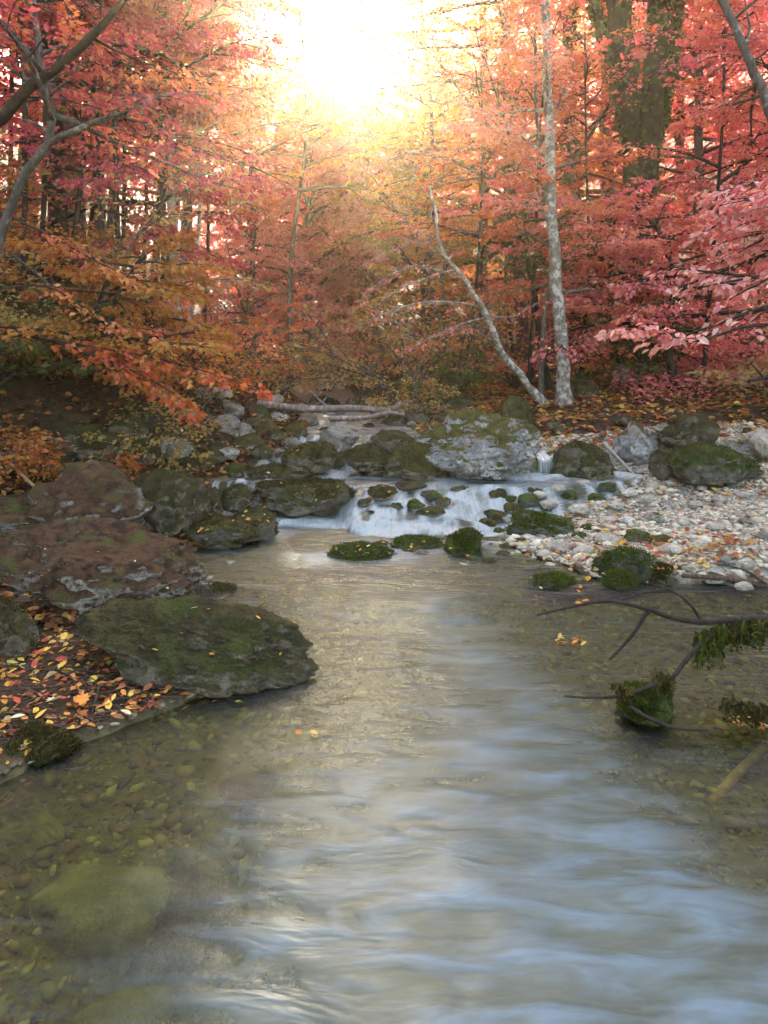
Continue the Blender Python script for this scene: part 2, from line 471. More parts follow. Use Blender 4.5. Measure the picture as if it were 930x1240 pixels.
q2 = np.stack([idx[:-1, :-1], idx[:-1, 1:], idx[1:, 1:], idx[1:, :-1]], -1).reshape(-1, 4)


def water_mat():
    m = NT('stream_water')
    co = m.n('TexCoord').outputs['Object']
    foam = m.n('Attribute', attribute_name='foam').outputs['Fac']
    dep = m.n('Attribute', attribute_name='depth').outputs['Fac']
    rot = m.n('Mapping', {'Vector': co, 'Rotation': (0, 0, .32), 'Scale': (1.0, 3.4, 1)}).outputs[0]
    rot2 = m.n('Mapping', {'Vector': co, 'Rotation': (0, 0, -.5), 'Scale': (5.0, 1.0, 1)}).outputs[0]
    a = m.noise(rot, 3.4, 3, .55, .6)
    b_ = m.noise(rot, 12, 3, .6, .3)
    c_ = m.noise(rot2, 9, 3, .6, .2)
    h = m.math('ADD', m.math('MULTIPLY', a, 1.0), m.math('ADD', m.math('MULTIPLY', b_, .16), m.math('MULTIPLY', c_, .02)))
    bump = m.n('Bump', {'Height': h, 'Strength': .24, 'Distance': .05})
    clear = m.n('BsdfTransparent', {'Color': (.60, .63, .21, 1)})  # olive water, yellowed to imitate the golden trees reflected in it
    murk_sky_col = m.mix(m.ramp(m.math('ADD', dep, m.math('MULTIPLY', m.math('SUBTRACT', a, .5), .22)), [(.10, (0, 0, 0)), (.42, (1, 1, 1))]), (.09, .092, .014), (.11, .185, .26))  # olive murk; the blue end stands in for reflected sky
    murk_sky_col = m.mix(m.ramp(m.math('ADD', m.math('MULTIPLY', a, .65), m.math('MULTIPLY', b_, .35)), [(.42, (0, 0, 0)), (.60, (1, 1, 1))]), m.mix(.6, murk_sky_col, (.06, .075, .03)), murk_sky_col)  # streaks break up the sky reflection put into the colour
    murk_sky = m.n('BsdfDiffuse', {'Color': murk_sky_col})
    k = m.ramp(m.math('ADD', dep, m.math('MULTIPLY', m.math('SUBTRACT', a, .5), .22)), [(.14, (0, 0, 0)), (.42, (1, 1, 1))])
    body = m.n('MixShader', {0: m.math('MULTIPLY', k, .86), 1: clear, 2: murk_sky})
    fr = m.n('Fresnel', {'IOR': 1.36, 'Normal': bump})
    gl = m.n('BsdfGlossy', {'Color': (.76, .89, 1, 1), 'Roughness': .36, 'Normal': bump})  # gloss tinted blue so the reflected sky looks bluer
    s = m.n('MixShader', {0: fr, 1: body, 2: gl})
    fa = m.math('ADD', foam, m.math('MULTIPLY', m.math('SUBTRACT', c_, .5), m.math('MULTIPLY', foam, 1.6)), True)
    fd = m.n('BsdfDiffuse', {'Color': (.74, .80, .84, 1)})
    ft = m.n('BsdfTranslucent', {'Color': (.70, .78, .82, 1)})
    fs = m.n('MixShader', {0: .35, 1: fd, 2: ft})
    s2 = m.n('MixShader', {0: m.math('MULTIPLY', fa, .74), 1: s, 2: fs})
    return m.done(s2)


M['water'] = water_mat()
b = MB(); b.add(np.stack([XW, YW, ZW], -1), q2)
tag(b.build('water', M['water'], None, True, {'foam': foam, 'depth': dep}), kind='structure')

# ------------------------------------------------------------------ rocks
_ICO = {}


def ico(n):
    if n not in _ICO:
        bm = bmesh.new()
        bmesh.ops.create_icosphere(bm, subdivisions=n, radius=1)
        _ICO[n] = (np.array([v.co[:] for v in bm.verts]), np.array([[v.index for v in f.verts] for f in bm.faces]))
        bm.free()
    return _ICO[n]


def rock_shape(seed, sub, ang=.5, low=False):
    r = np.random.default_rng(seed)
    v, f = ico(sub)
    p = v.copy()
    off = r.uniform(-50, 50, 3)
    p = p * (1 + .26 * fbm(v * 1.1 + off, 2) + .10 * fbm(v * 2.7 + off, 3))[:, None]
    for _ in range(int(4 + 9 * ang)):
        n = r.normal(size=3); n /= np.linalg.norm(n)
        d = r.uniform(.62, .92)
        ov = p @ n - d
        p = p - np.clip(ov, 0, None)[:, None] * n * (.55 + .4 * ang)
    if not low:
        nn = p / np.linalg.norm(p, axis=1, keepdims=True)
        p = p + nn * (.062 * fbm(p * 5 + off, 5) + .030 * np.abs(fbm(p * 15 + off, 3)))[:, None]
        cr = np.clip(1 - np.abs(fbm(p * 2.2 + off + 9, 3)) * 9, 0, 1)
        p = p - nn * (cr * .06)[:, None]
    p = p - (p.max(0) + p.min(0)) / 2
    mx = np.abs(p).max(0)
    return p / mx, f


def tufts(pts, nrm, n, ln, r, up=.5):
    """small moss shoots standing on a surface"""
    k = r.integers(0, len(pts), n)
    base = pts[k] + r.normal(size=(n, 3)) * np.array([1, 1, .35]) * .011
    d = nrm[k] + r.normal(size=(n, 3)) * .55 + np.array([0, 0, up * .5])
    d /= np.linalg.norm(d, axis=1, keepdims=True)
    s = np.cross(d, r.normal(size=(n, 3))); s /= np.linalg.norm(s, axis=1, keepdims=True) + 1e-9
    L = ln * r.uniform(.5, 1.3, (n, 1))
    v = np.stack([base - s * L * .22, base + s * L * .22, base + d * L], 1).reshape(-1, 3)
    t = np.arange(n * 3).reshape(-1, 3)
    return v, t


def rock(x0, x1, yt, yb, zb, mat, label, group=None, name='boulder', sub=5, seed=None, ang=.5, zmax=None, worn=False, deep=.85, tilt=0.0, moss=None, nm=9000, ml=.014, sink=.28, cat=None, yaw=None):
    seed = seed if seed is not None else int(x0 * 7 + yt * 13) % 9973
    r = np.random.default_rng(seed)
    Yf = (CH - zb) * F / (yb - HY)
    w = (x1 - x0) / F * Yf
    Yc = Yf + w * deep * .40
    w = (x1 - x0) / F * Yc
    X = ((x0 + x1) / 2 - CX) / F * Yc
    zt = CH - (yt - HY) / F * (Yc + .0)
    if zmax is not None: zt = min(zt, zmax)
    hgt = max(zt - zb, .25 * w * .5)
    p, f = rock_shape(seed, sub, ang, worn)
    half = hgt / (2 - 2 * sink)
    p = p * np.array([w / 2, w / 2 * deep, half])
    a = tilt
    R = np.array([[math.cos(a), 0, -math.sin(a)], [0, 1, 0], [math.sin(a), 0, math.cos(a)]])
    p = p @ R.T
    ya = yaw if yaw is not None else 0
    Rz = np.array([[math.cos(ya), -math.sin(ya), 0], [math.sin(ya), math.cos(ya), 0], [0, 0, 1]])
    p = p @ Rz.T
    c = np.array([X, Yc, zt - half])
    b = MB(); b.add(p + c, None, f)
    o = b.build(name, M[mat])
    centre_on(o, (c[0], c[1], zb))
    tag(o, label, cat or ('boulder' if name == 'boulder' else 'rock'), group)
    if moss:
        me = o.data
        nr = np.zeros(len(me.vertices) * 3, np.float32)
        me.vertices.foreach_get('normal', nr)
        nr = nr.reshape(-1, 3)
        pts = p + c
        msk = nr[:, 2] * .7 + .9 * fbm(pts * 4.5, 3) > .18
        msk &= pts[:, 2] > zb - .02
        if msk.sum() > 20:
            v, t = tufts(pts[msk], nr[msk], nm, ml, r)
            bb = MB(); bb.add(v, None, t)
            bb.build('moss', M[moss], o, False)
    return o


GB = 'big mossy boulders of the near bank'
rock(-40, 241, 633, 753, .0, 'moss_brown', 'largest rusty brown mossy boulder on the near bank, pale bare patches on its crest', GB, sub=6, seed=6, ang=.12, deep=.85, moss='moss_blade_brown', nm=5000, ml=.008, tilt=-.10)
rock(78, 388, 726, 852, -.04, 'moss_dark', 'long low grey-brown rock sloping into the water beside the leaf litter', GB, sub=6, seed=21, ang=.55, deep=.46, moss='moss_blade_olive', nm=7000, ml=.008, tilt=-.24, sink=.22)
rock(-45, 134, 598, 648, .22, 'moss_brown', 'low rust brown mossy boulder with one pale scar, behind the largest bank boulder', GB, seed=31, ang=.35, moss='moss_blade_brown', nm=2500, ml=.008)
rock(40, 196, 560, 640, .24, 'moss_brown', 'rounded brown mossy boulder freckled white with lichen on top', GB, seed=44, ang=.4, moss='moss_blade_brown', nm=3000, ml=.008)
rock(140, 250, 566, 642, .16, 'moss_dark', 'dark mossy boulder with pale lichen crown beside the freckled rounded boulder', GB, seed=51, ang=.4, moss='moss_blade_olive', nm=4000, ml=.009)
rock(-25, 90, 886, 945, -.05, 'moss_dark', 'low flat dark green mossy stone at the near waterline below the twigs', None, name='stone', seed=61, ang=.2, deep=.7, moss='moss_blade_olive', nm=9000, ml=.012)
rock(-40, 46, 724, 800, .06, 'moss_dark', 'mossy stone with a white top in the leaf litter against the largest boulder', None, name='stone', seed=64, ang=.6, moss='moss_blade_olive', nm=4000, ml=.012)
GM = 'mossy rocks in the middle of the stream'
rock(309, 438, 580, 628, .04, 'moss_olive', 'olive mossy boulder with a ridged back between two small falls', GM, seed=71, ang=.75, deep=.7, moss='moss_blade_olive', nm=9000, ml=.016)
rock(396, 482, 655, 686, -.01, 'moss_patch', 'low dark mossy rock dotted with yellow leaves, lying in the pool below the cascade', GM, name='rock', seed=78, ang=.6, deep=.6, moss='moss_blade_green', nm=6000, ml=.013)
rock(470, 542, 650, 670, .0, 'moss_patch', 'flat mossy rock barely above water between the leaf dotted rock and the green knob', GM, name='rock', seed=80, ang=.5, deep=.6, moss='moss_blade_green', nm=5000, ml=.013)
rock(537, 584, 639, 677, .0, 'moss_green', 'round bright green mossy knob standing in the pool below the cascade', GM, name='rock', seed=84, ang=.3, deep=.9, moss='moss_blade_green', nm=7000, ml=.014)
rock(234, 288, 711, 728, .0, 'moss_dark', 'small flat brown rock at the foot of the largest bank boulder', GM, name='rock', seed=87, ang=.4, moss='moss_blade_olive', nm=1500)
rock(215, 320, 628, 668, .0, 'moss_olive', 'broad mossy ledge at the pool edge strewn with orange leaves', GM, name='rock', seed=91, ang=.5, deep=.8, moss='moss_blade_olive', nm=4000)
rock(280, 337, 612, 659, .0, 'moss_olive', 'jagged mossy rock with a raised point at the end of the ledge', GM, name='rock', seed=97, ang=.9, deep=.7, moss='moss_blade_olive', nm=3000)
rock(262, 312, 585, 614, .14, 'moss_dark', 'small dark rock above the side fall next to the ridged boulder', GM, name='rock', seed=101, moss='moss_blade_olive', nm=2000)
rock(236, 272, 592, 622, .10, 'moss_dark', 'small dark rock wedged between side fall and lichen crowned boulder', GM, name='rock', seed=103)
rock(296, 378, 562, 581, .25, 'moss_olive', 'long flat mossy slab across the far edge of the golden pool', GM, name='rock', seed=107, ang=.3, deep=.5, moss='moss_blade_olive', nm=3000)
rock(342, 407, 534, 573, .30, 'moss_olive', 'rounded mossy boulder just upstream of the golden pool', GM, seed=109, ang=.35, moss='moss_blade_olive', nm=3000)
rock(386, 437, 512, 543, .44, 'grey', 'bare grey brown boulder lying below the fallen trunk', GM, seed=113, ang=.55)
rock(412, 468, 536, 566, .34, 'moss_dark', 'dark mossy boulder beside the lip of the upper white fall', GM, seed=127, ang=.4, moss='moss_blade_olive', nm=2500)
rock(448, 504, 520, 551, .40, 'moss_dark', 'dark wet boulder upstream between upper fall and the lichen boulder', GM, seed=131, ang=.5)
rock(490, 650, 496, 583, .24, 'grey_lichen', 'great pale grey boulder blotched with lichen and rust at the head of the cascade', None, sub=6, seed=142, ang=.3, deep=.8, moss='moss_blade_olive', nm=7000, ml=.014, sink=.2)
rock(462, 545, 536, 582, .24, 'moss_olive', 'low mossy rock leaning against the great lichen boulder', GM, seed=149, ang=.5, deep=.6, moss='moss_blade_olive', nm=4000)
rock(600, 650, 478, 522, .52, 'moss_olive', 'dark mossy boulder peeking over the shoulder of the great lichen boulder', None, seed=151, ang=.7, moss='moss_blade_olive', nm=2000)
GR = 'rocks along the far side of the gravel bar'
rock(666, 742, 534, 581, .24, 'moss_olive', 'rounded brown-green boulder beside the tiny waterfall', GR, seed=157, ang=.25, deep=.8, moss='moss_blade_olive', nm=4000)
rock(741, 800, 509, 560, .34, 'grey_lichen', 'blocky dark grey rock with a flat top behind the leaning white stick', GR, seed=163, ang=.95, deep=.8)
rock(806, 908, 537, 584, .30, 'moss_patch', 'green and white mossy boulder at the back of the gravel', GR, seed=167, ang=.55, deep=.7, moss='moss_blade_green', nm=5000)
rock(903, 950, 518, 552, .42, 'pale', 'pale grey rock on the slope past the green and white boulder', GR, seed=173, ang=.6)
rock(784, 822, 540, 575, .32, 'moss_dark', 'small dark rock between blocky grey rock and the green and white boulder', GR, name='rock', seed=179)
rock(864, 926, 556, 576, .34, 'moss_green', 'low mossy rock in front of the pale slope rock', GR, name='rock', seed=181, deep=.6, moss='moss_blade_green', nm=2000)
rock(700, 745, 545, 580, .26, 'moss_dark', 'small dark mossy rock under the leaning white stick', GR, name='rock', seed=183, moss='moss_blade_olive', nm=1500)
rock(795, 870, 500, 545, .48, 'moss_dark', 'half buried dark rock on the litter slope above the green and white boulder', GR, seed=185, ang=.7)
rock(738, 778, 440, 466, .9, 'grey', 'grey rock among pink undergrowth high on the slope', GR, seed=191, ang=.6)
rock(690, 725, 455, 484, .72, 'moss_dark', 'dark rock beside the foot of the straight lichened tree', GR, seed=193, ang=.6)
GW = 'mossy rocks on the edge of the gravel bar'
rock(612, 694, 619, 657, .03, 'moss_patch', 'angular mossy rock with a pale split face at the tip of the gravel', GW, seed=197, ang=.9, deep=.6, moss='moss_blade_green', nm=5000)
rock(720, 794, 660, 713, .0, 'moss_patch', 'largest of three mossy humps at the gravel waterline, brown leaves on top', GW, seed=199, ang=.2, deep=.85, moss='moss_blade_green', nm=9000, ml=.013)
rock(730, 773, 690, 721, .0, 'moss_green', 'small round bright green hump in front of the largest waterline hump', GW, name='rock', seed=211, ang=.05, moss='moss_blade_green', nm=6000, ml=.011)
rock(776, 828, 684, 714, .0, 'moss_olive', 'squat brown mossy hump beside the largest waterline hump', GW, name='rock', seed=223, ang=.45, moss='moss_blade_olive', nm=4000)
rock(636, 697, 695, 720, -.01, 'moss_patch', 'low wet mossy rock alone in the shallows off the gravel', GW, name='rock', seed=227, ang=.3, moss='moss_blade_green', nm=4000)
rock(745, 818, 832, 884, -.02, 'moss_green', 'dark mossy clump in the water under the hanging branch', None, name='rock', seed=229, ang=.3, deep=.8, moss='moss_blade_green', nm=9000, ml=.016)
rz = np.random.default_rng(23)
for k in range(26):
    if k < 16:
        px_, py_ = rz.uniform(440, 620), rz.uniform(655, 682)
        lb_ = 'small wet stone beside the mossy rocks of the pool below the cascade'
    else:
        px_, py_ = rz.uniform(640, 720), rz.uniform(690, 722)
        lb_ = 'small wet stone in the shallows off the waterline humps'
    wd_ = rz.uniform(10, 26)
    rock(px_ - wd_ / 2, px_ + wd_ / 2, py_ - wd_ * .22, py_ + wd_ * .14, .025 if k < 16 else .0, ['moss_dark', 'moss_patch', 'moss_olive', 'grey'][k % 4], lb_, lb_.replace('stone', 'stones'), name='stone', seed=520 + k, sub=4, ang=rz.uniform(.3, .9), deep=rz.uniform(.6, 1), sink=.45)
GC = 'stones breaking the cascade'
for k, (a0, a1, b0, b1, zz, mt, lb) in enumerate([
        (444, 482, 586, 603, .2, 'moss_dark', 'dark stone with orange leaves at the lip of the cascade near the ridged boulder'),
        (478, 518, 582, 594, .23, 'moss_dark', 'flat dark brown stone on the lip of the cascade below the great boulder'),
        (514, 536, 594, 605, .18, 'moss_green', 'small green stone under the lip of the cascade'),
        (502, 540, 613, 624, .12, 'moss_dark', 'dark wet stone in the white water half way down the cascade'),
        (545, 566, 588, 597, .2, 'moss_olive', 'small olive stone at the middle of the cascade lip'),
        (590, 606, 593, 601, .18, 'moss_green', 'tiny green stone toward the gravel end of the cascade lip'),
        (470, 492, 628, 636, .05, 'moss_dark', 'dark stone with red leaf at the foot of the cascade')]):
    rock(a0, a1, b0, b1, zz, mt, lb, GC, name='stone', seed=240 + k, sub=4, deep=.7)
GS = 'stones lying under the water'
rock(36, 232, 1036, 1138, -.10, 'sunken_pale', 'large pale sunken stone with a smooth top under the near water', GS, name='stone', seed=301, ang=.15, deep=.62, zmax=-.006, worn=True, sink=.45)
rock(140, 272, 1062, 1160, -.16, 'sunken_dark', 'dark weedy sunken stone touching the large pale one', GS, name='stone', seed=303, ang=.2, deep=.8, moss='moss_blade_green', nm=14000, ml=.012, zmax=-.045)
rock(-50, 78, 975, 1045, -.08, 'sunken', 'flat sunken slab close to the bank below the waterline moss', GS, name='stone', seed=305, ang=.25, deep=.7, zmax=-.012, worn=True)
rock(80, 238, 1208, 1290, -.15, 'sunken', 'sunken brown stone nearest the camera beside the bank', GS, name='stone', seed=307, ang=.25, deep=.6, zmax=-.03, worn=True)
rock(262, 336, 944, 976, -.12, 'sunken_dark', 'dark flat sunken stone off the leaf litter bank', GS, name='stone', seed=309, ang=.3, zmax=-.03)
rock(800, 876, 1128, 1186, -.22, 'sunken', 'reddish sunken stone in the deep blue water', GS, name='stone', seed=311, ang=.4, zmax=-.04)
rock(690, 800, 1175, 1250, -.26, 'sunken_dark', 'dark sunken stone beside the reddish one in the deep water', GS, name='stone', seed=313, ang=.4, zmax=-.06)

rq = np.random.default_rng(17)
for k in range(13):
    px_ = rq.uniform(440, 690); py_ = 588 + (690 - px_) * .17 * rq.uniform(0, 1) ** .8 + rq.uniform(0, 10)
    wd_ = rq.uniform(9, 24)
    zz_ = float(np.clip(.22 - (py_ - 592) * .0034, .03, .22))
    mt_ = ['moss_dark', 'moss_olive', 'moss_green', 'moss_dark'][k % 4]
    lb_ = {'moss_dark': 'little dark wet stone breaking the white water', 'moss_olive': 'little olive stone breaking the white water', 'moss_green': 'little green stone breaking the white water'}[mt_]
    rock(px_ - wd_ / 2, px_ + wd_ / 2, py_ - wd_ * .28, py_ + wd_ * .16, zz_, mt_, lb_, lb_.replace('stone', 'stones'), name='stone', seed=350 + k, sub=4, ang=rq.uniform(.2, .8), sink=.4)
# ---- the jumble of rocks upstream
r0 = np.random.default_rng(77)
k = 0
FIELD = []
for px, py, wd, mt in [(205, 545, 60, 'grey'), (232, 530, 44, 'moss_dark'), (196, 520, 50, 'moss_dark'), (262, 548, 40, 'moss_dark'), (270, 515, 44, 'grey'), (245, 505, 40, 'moss_dark'),
                       (300, 538, 42, 'moss_olive'), (318, 552, 36, 'moss_dark'), (292, 522, 34, 'grey'), (322, 522, 40, 'moss_olive'), (338, 507, 36, 'grey'), (278, 497, 46, 'grey'),
                       (310, 500, 40, 'moss_dark'), (250, 562, 34, 'moss_olive'), (280, 572, 36, 'moss_dark'), (226, 566, 40, 'moss_dark'), (356, 522, 34, 'moss_olive'), (372, 508, 36, 'grey'),
                       (352, 496, 40, 'moss_dark'), (405, 500, 36, 'grey'), (398, 488, 40, 'moss_dark'), (430, 492, 44, 'moss_dark'), (455, 506, 34, 'moss_olive'), (478, 512, 44, 'moss_olive'),
                       (506, 508, 40, 'moss_dark'), (520, 492, 50, 'moss_dark'), (556, 486, 46, 'moss_olive'), (490, 492, 34, 'grey'), (462, 488, 38, 'moss_dark'), (330, 486, 38, 'pale'),
                       (176, 500, 54, 'moss_dark'), (150, 520, 60, 'moss_dark'), (120, 540, 70, 'moss_dark'), (165, 550, 60, 'moss_dark'), (90, 530, 70, 'moss_dark'), (60, 555, 70, 'moss_dark'),
                       (20, 560, 60, 'moss_dark'), (190, 478, 50, 'grey'), (215, 490, 46, 'grey'), (240, 478, 44, 'grey'), (268, 478, 40, 'pale'), (386, 556, 26, 'moss_olive'), (350, 582, 20, 'moss_dark'),
                       (330, 566, 24, 'moss_dark'), (372, 576, 18, 'moss_olive'), (440, 574, 20, 'moss_dark'), (585, 512, 30, 'moss_dark')]:
    if py < 513: wd *= .78
    z = .27 + max(0, (560 - py)) * .0048
    z = float(march(px, py + wd * .2)[2]) - .01
    lab = {'grey': 'grey lichened rock in the jumbled streambed below the fallen trunk', 'pale': 'pale limestone rock at the far end of the streambed',
           'moss_dark': 'dark mossy rock in the jumbled streambed', 'moss_olive': 'olive mossy rock in the jumbled streambed'}[mt]
    rock(px - wd / 2, px + wd / 2, py - wd * .32, py + wd * .22, z, mt, lab, lab.replace(' rock ', ' rocks '), name='rock', seed=400 + k, sub=4, ang=r0.uniform(.3, .9), sink=.35)
    k += 1

rw = np.random.default_rng(88)
for k in range(95):
    if k < 60:
        px_, py_ = rw.uniform(185, 560), rw.uniform(486, 580)
        if 300 < px_ < 445 and py_ > 576 or px_ > 480 and py_ > 515: continue
        lb_ = 'small {} stone wedged between the larger streambed rocks'
    elif k < 78:
        px_, py_ = rw.uniform(190, 330), rw.uniform(590, 672)
        lb_ = 'small {} stone at the foot of the shaded bank boulders'
    else:
        px_, py_ = rw.uniform(660, 930), rw.uniform(505, 560)
        lb_ = 'small {} stone among the rocks behind the gravel bar'
    mt_ = ['moss_dark', 'grey', 'moss_olive', 'moss_dark'][k % 4]
    wd_ = rw.uniform(11, 27)
    z_ = float(march(px_, py_)[2]) - .005
    lb_ = lb_.format({'moss_dark': 'dark mossy', 'grey': 'bare grey', 'moss_olive': 'olive mossy'}[mt_])
    rock(px_ - wd_ / 2, px_ + wd_ / 2, py_ - wd_ * .32, py_ + wd_ * .18, z_, mt_, lb_, lb_.replace('stone', 'stones'), name='stone', seed=1200 + k, sub=4, ang=rw.uniform(.3, .9), deep=rw.uniform(.6, 1), sink=.35)

# ---- gravel, cobbles, bed stones
BASE_P = [rock_shape(900 + i, 1, .2, True)[0] for i in range(6)]
BASE_F = ico(1)[1]


def scatter_stones(b, X, Y, Z, S, r, flatz=.55, sub1=True):
    for i in range(6):
        k = np.nonzero(r.integers(0, 6, len(X)) == i)[0] if False else np.arange(i, len(X), 6)
        if not len(k): continue
        n = len(k)
        a = r.uniform(0, 2 * PI, n)
        el = r.uniform(.6, 1.3, n)
        p = BASE_P[i][None] * np.stack([S[k] * el, S[k] / el, S[k] * flatz * r.uniform(.7, 1.3, n)], 1)[:, None, :]
        ca, sa = np.cos(a)[:, None], np.sin(a)[:, None]
        q = np.stack([p[..., 0] * ca - p[..., 1] * sa, p[..., 0] * sa + p[..., 1] * ca, p[..., 2]], -1)
        q[..., 2] += .25 * q[..., 0] * r.normal(size=(n, 1))
        q += np.stack([X[k], Y[k], Z[k]], 1)[:, None, :]
        nv = q.shape[1]
        f = (BASE_F[None] + (np.arange(n) * nv)[:, None, None]).reshape(-1, 3)
        b.add(q.reshape(-1, 3), None, f)


r1 = np.random.default_rng(5)
n = 42000
X = r1.uniform(.6, 6.0, n); Y = 3.7 + 3.6 * r1.random(n) ** 1.1
R_ = np.interp(Y, RY, RX)
s_ = np.clip((X - 3.9) * .8 + (Y - 7.2) * .30, 0, None)
ok = (X > R_ - .12) & (s_ < .45) & (X < Y * .62 + .4)
X, Y = X[ok], Y[ok]
S = np.clip(r1.lognormal(-4.45, .48, len(X)), .006, .045)
b = MB(); scatter_stones(b, X, Y, H(X, Y) + S * .2, S, r1)
tag(b.build('gravel', M['gravel'], None, True), kind='stuff', label='pale river gravel of the bar', cat='gravel')

n = 30000
X = r1.uniform(-1.7, 2.6, n); Y = .9 + 4.2 * r1.random(n) ** 1.3
L_, R_ = np.interp(Y, LY, LX), np.interp(Y, RY, RX)
ok = (X > L_ - .02) & (X < R_ + .05) & (np.abs(X) < Y * .62 + .3)
X, Y = X[ok], Y[ok]
S = np.clip(r1.lognormal(-4.7, .5, len(X)), .006, .032)
b = MB(); scatter_stones(b, X, Y, H(X, Y) + S * .15, S, r1, .5)
tag(b.build('bed_pebbles', M['bed_stones'], None, True), kind='stuff', label='brown pebbles covering the stream bed', cat='pebbles')

# countable cobbles on the bar
r2 = np.random.default_rng(15)
cob = [(612, 628, 20, 'pale'), (640, 642, 26, 'pale'), (665, 612, 24, 'pale'), (700, 617, 26, 'pale'), (690, 600, 22, 'moss_green'), (722, 605, 26, 'moss_green'), (745, 612, 22, 'pale'),
       (676, 664, 34, 'pale'), (708, 668, 26, 'pale'), (735, 655, 30, 'pale'), (770, 652, 34, 'moss_green'), (800, 655, 24, 'moss_green'), (812, 668, 30, 'pale'), (848, 660, 24, 'pale'),
       (880, 680, 28, 'grey'), (912, 668, 24, 'pale'), (866, 640, 22, 'pale'), (905, 632, 22, 'grey'), (828, 632, 22, 'pale'), (790, 628, 26, 'grey'), (760, 632, 24, 'pale'), (735, 632, 24, 'pale'),
       (712, 640, 22, 'moss_green'), (640, 606, 28, 'moss_green'), (622, 616, 26, 'moss_olive'), (600, 626, 30, 'moss_olive'), (655, 600, 18, 'pale'), (675, 592, 20, 'pale'), (705, 588, 22, 'pale'),
       (735, 590, 24, 'moss_green'), (762, 598, 22, 'pale'), (782, 606, 22, 'pale'), (760, 582, 18, 'pale'), (790, 590, 18, 'pale'), (812, 600, 18, 'grey'), (842, 612, 18, 'pale'), (870, 606, 16, 'pale'),
       (900, 600, 16, 'pale'), (836, 690, 24, 'pale'), (866, 702, 26, 'grey'), (900, 712, 24, 'pale'), (702, 650, 20, 'moss_green'), (722, 646, 18, 'grey'), (660, 672, 22, 'pale'), (842, 676, 18, 'grey'),
       (925, 650, 24, 'grey'), (606, 646, 22, 'moss_green'), (590, 634, 22, 'moss_olive'), (630, 656, 18, 'moss_olive'), (850, 592, 14, 'pale'), (812, 586, 14, 'pale'), (880, 586, 14, 'grey')]
for i, (px, py, wd, mt) in enumerate(cob):
    z = 0.0
    z = float(march(px, py)[2])
    lab = {'pale': 'smooth pale cobble half sunk in the gravel bar', 'grey': 'mid grey cobble lying on the gravel bar', 'moss_green': 'green mossy cobble lying on the gravel bar', 'moss_olive': 'olive mossy cobble at the cascade end of the gravel bar'}[mt]
    rock(px - wd / 2, px + wd / 2, py - wd * .30, py + wd * .18, z - .005, mt, lab, lab.split(' cobble')[0] + ' cobbles', name='cobble', seed=700 + i, sub=4 if wd > 20 else 3, ang=r2.uniform(.2, .7), cat='cobble')


# ------------------------------------------------------------------ leaves
def leaves(pos, d, nrm, size, six=False, width=.32):
    n = len(pos)
    d = d / (np.linalg.norm(d, axis=1, keepdims=True) + 1e-9)
    s = np.cross(d, nrm); s /= np.linalg.norm(s, axis=1, keepdims=True) + 1e-9
    u = np.cross(s, d)
    z = np.asarray(size).reshape(-1, 1)
    if six:
        v = np.stack([pos, pos + d * z * .3 + s * z * width * .95 + u * z * .06, pos + d * z * .66 + s * z * width * .85 + u * z * .02, pos + d * z - u * z * .12,
                      pos + d * z * .66 - s * z * width * .85 + u * z * .02, pos + d * z * .3 - s * z * width * .95 + u * z * .06], 1).reshape(-1, 3)
        k = np.arange(n)[:, None] * 6
        q = np.vstack([k + np.array([[0, 1, 2, 3]]), k + np.array([[0, 3, 4, 5]])])
        return v, q, None
    v = np.stack([pos, pos + d * z * .45 + s * z * width + u * z * .07, pos + d * z - u * z * .08, pos + d * z * .45 - s * z * width + u * z * .07], 1).reshape(-1, 3)
    k = np.arange(n)[:, None] * 4
    t = np.vstack([k + np.array([[0, 1, 2]]), k + np.array([[0, 2, 3]])])
    return v, None, t


UP = np.array([0, 0, 1.])


def branch_path(p0, az, el, L, r, n=7, droop=.25, wob=.12):
    pts = [np.array(p0, float)]
    d = np.array([math.cos(az) * math.cos(el), math.sin(az) * math.cos(el), math.sin(el)])
    for i in range(n):
        d = d + r.normal(size=3) * wob * np.array([1, 1, .6]) + np.array([0, 0, -droop / n])
        d /= np.linalg.norm(d)
        pts.append(pts[-1] + d * L / n)
    return np.array(pts)


def sample(path, t):
    f = np.clip(t, 0, .9999) * (len(path) - 1)
    i = f.astype(int); u = (f - i)[:, None]
    return path[i] * (1 - u) + path[i + 1] * u, path[i + 1] - path[i]


CLIP = []     # keeps the open corridor above the stream


def corridor(p):
    x, y, z = p[:, 0], p[:, 1], p[:, 2]
    c = (np.interp(y, LY, LX) + np.interp(y, RY, RX)) / 2 * 0
    lim_l = -.75 - .052 * y
    lim_r = .22 + .018 * y
    wv = .35 * vnoise(p * 1.3)
    hi = z > 1.4 + .20 * y
    return ~((x > lim_l + wv) & (x < lim_r + wv) & hi & (y < 19))


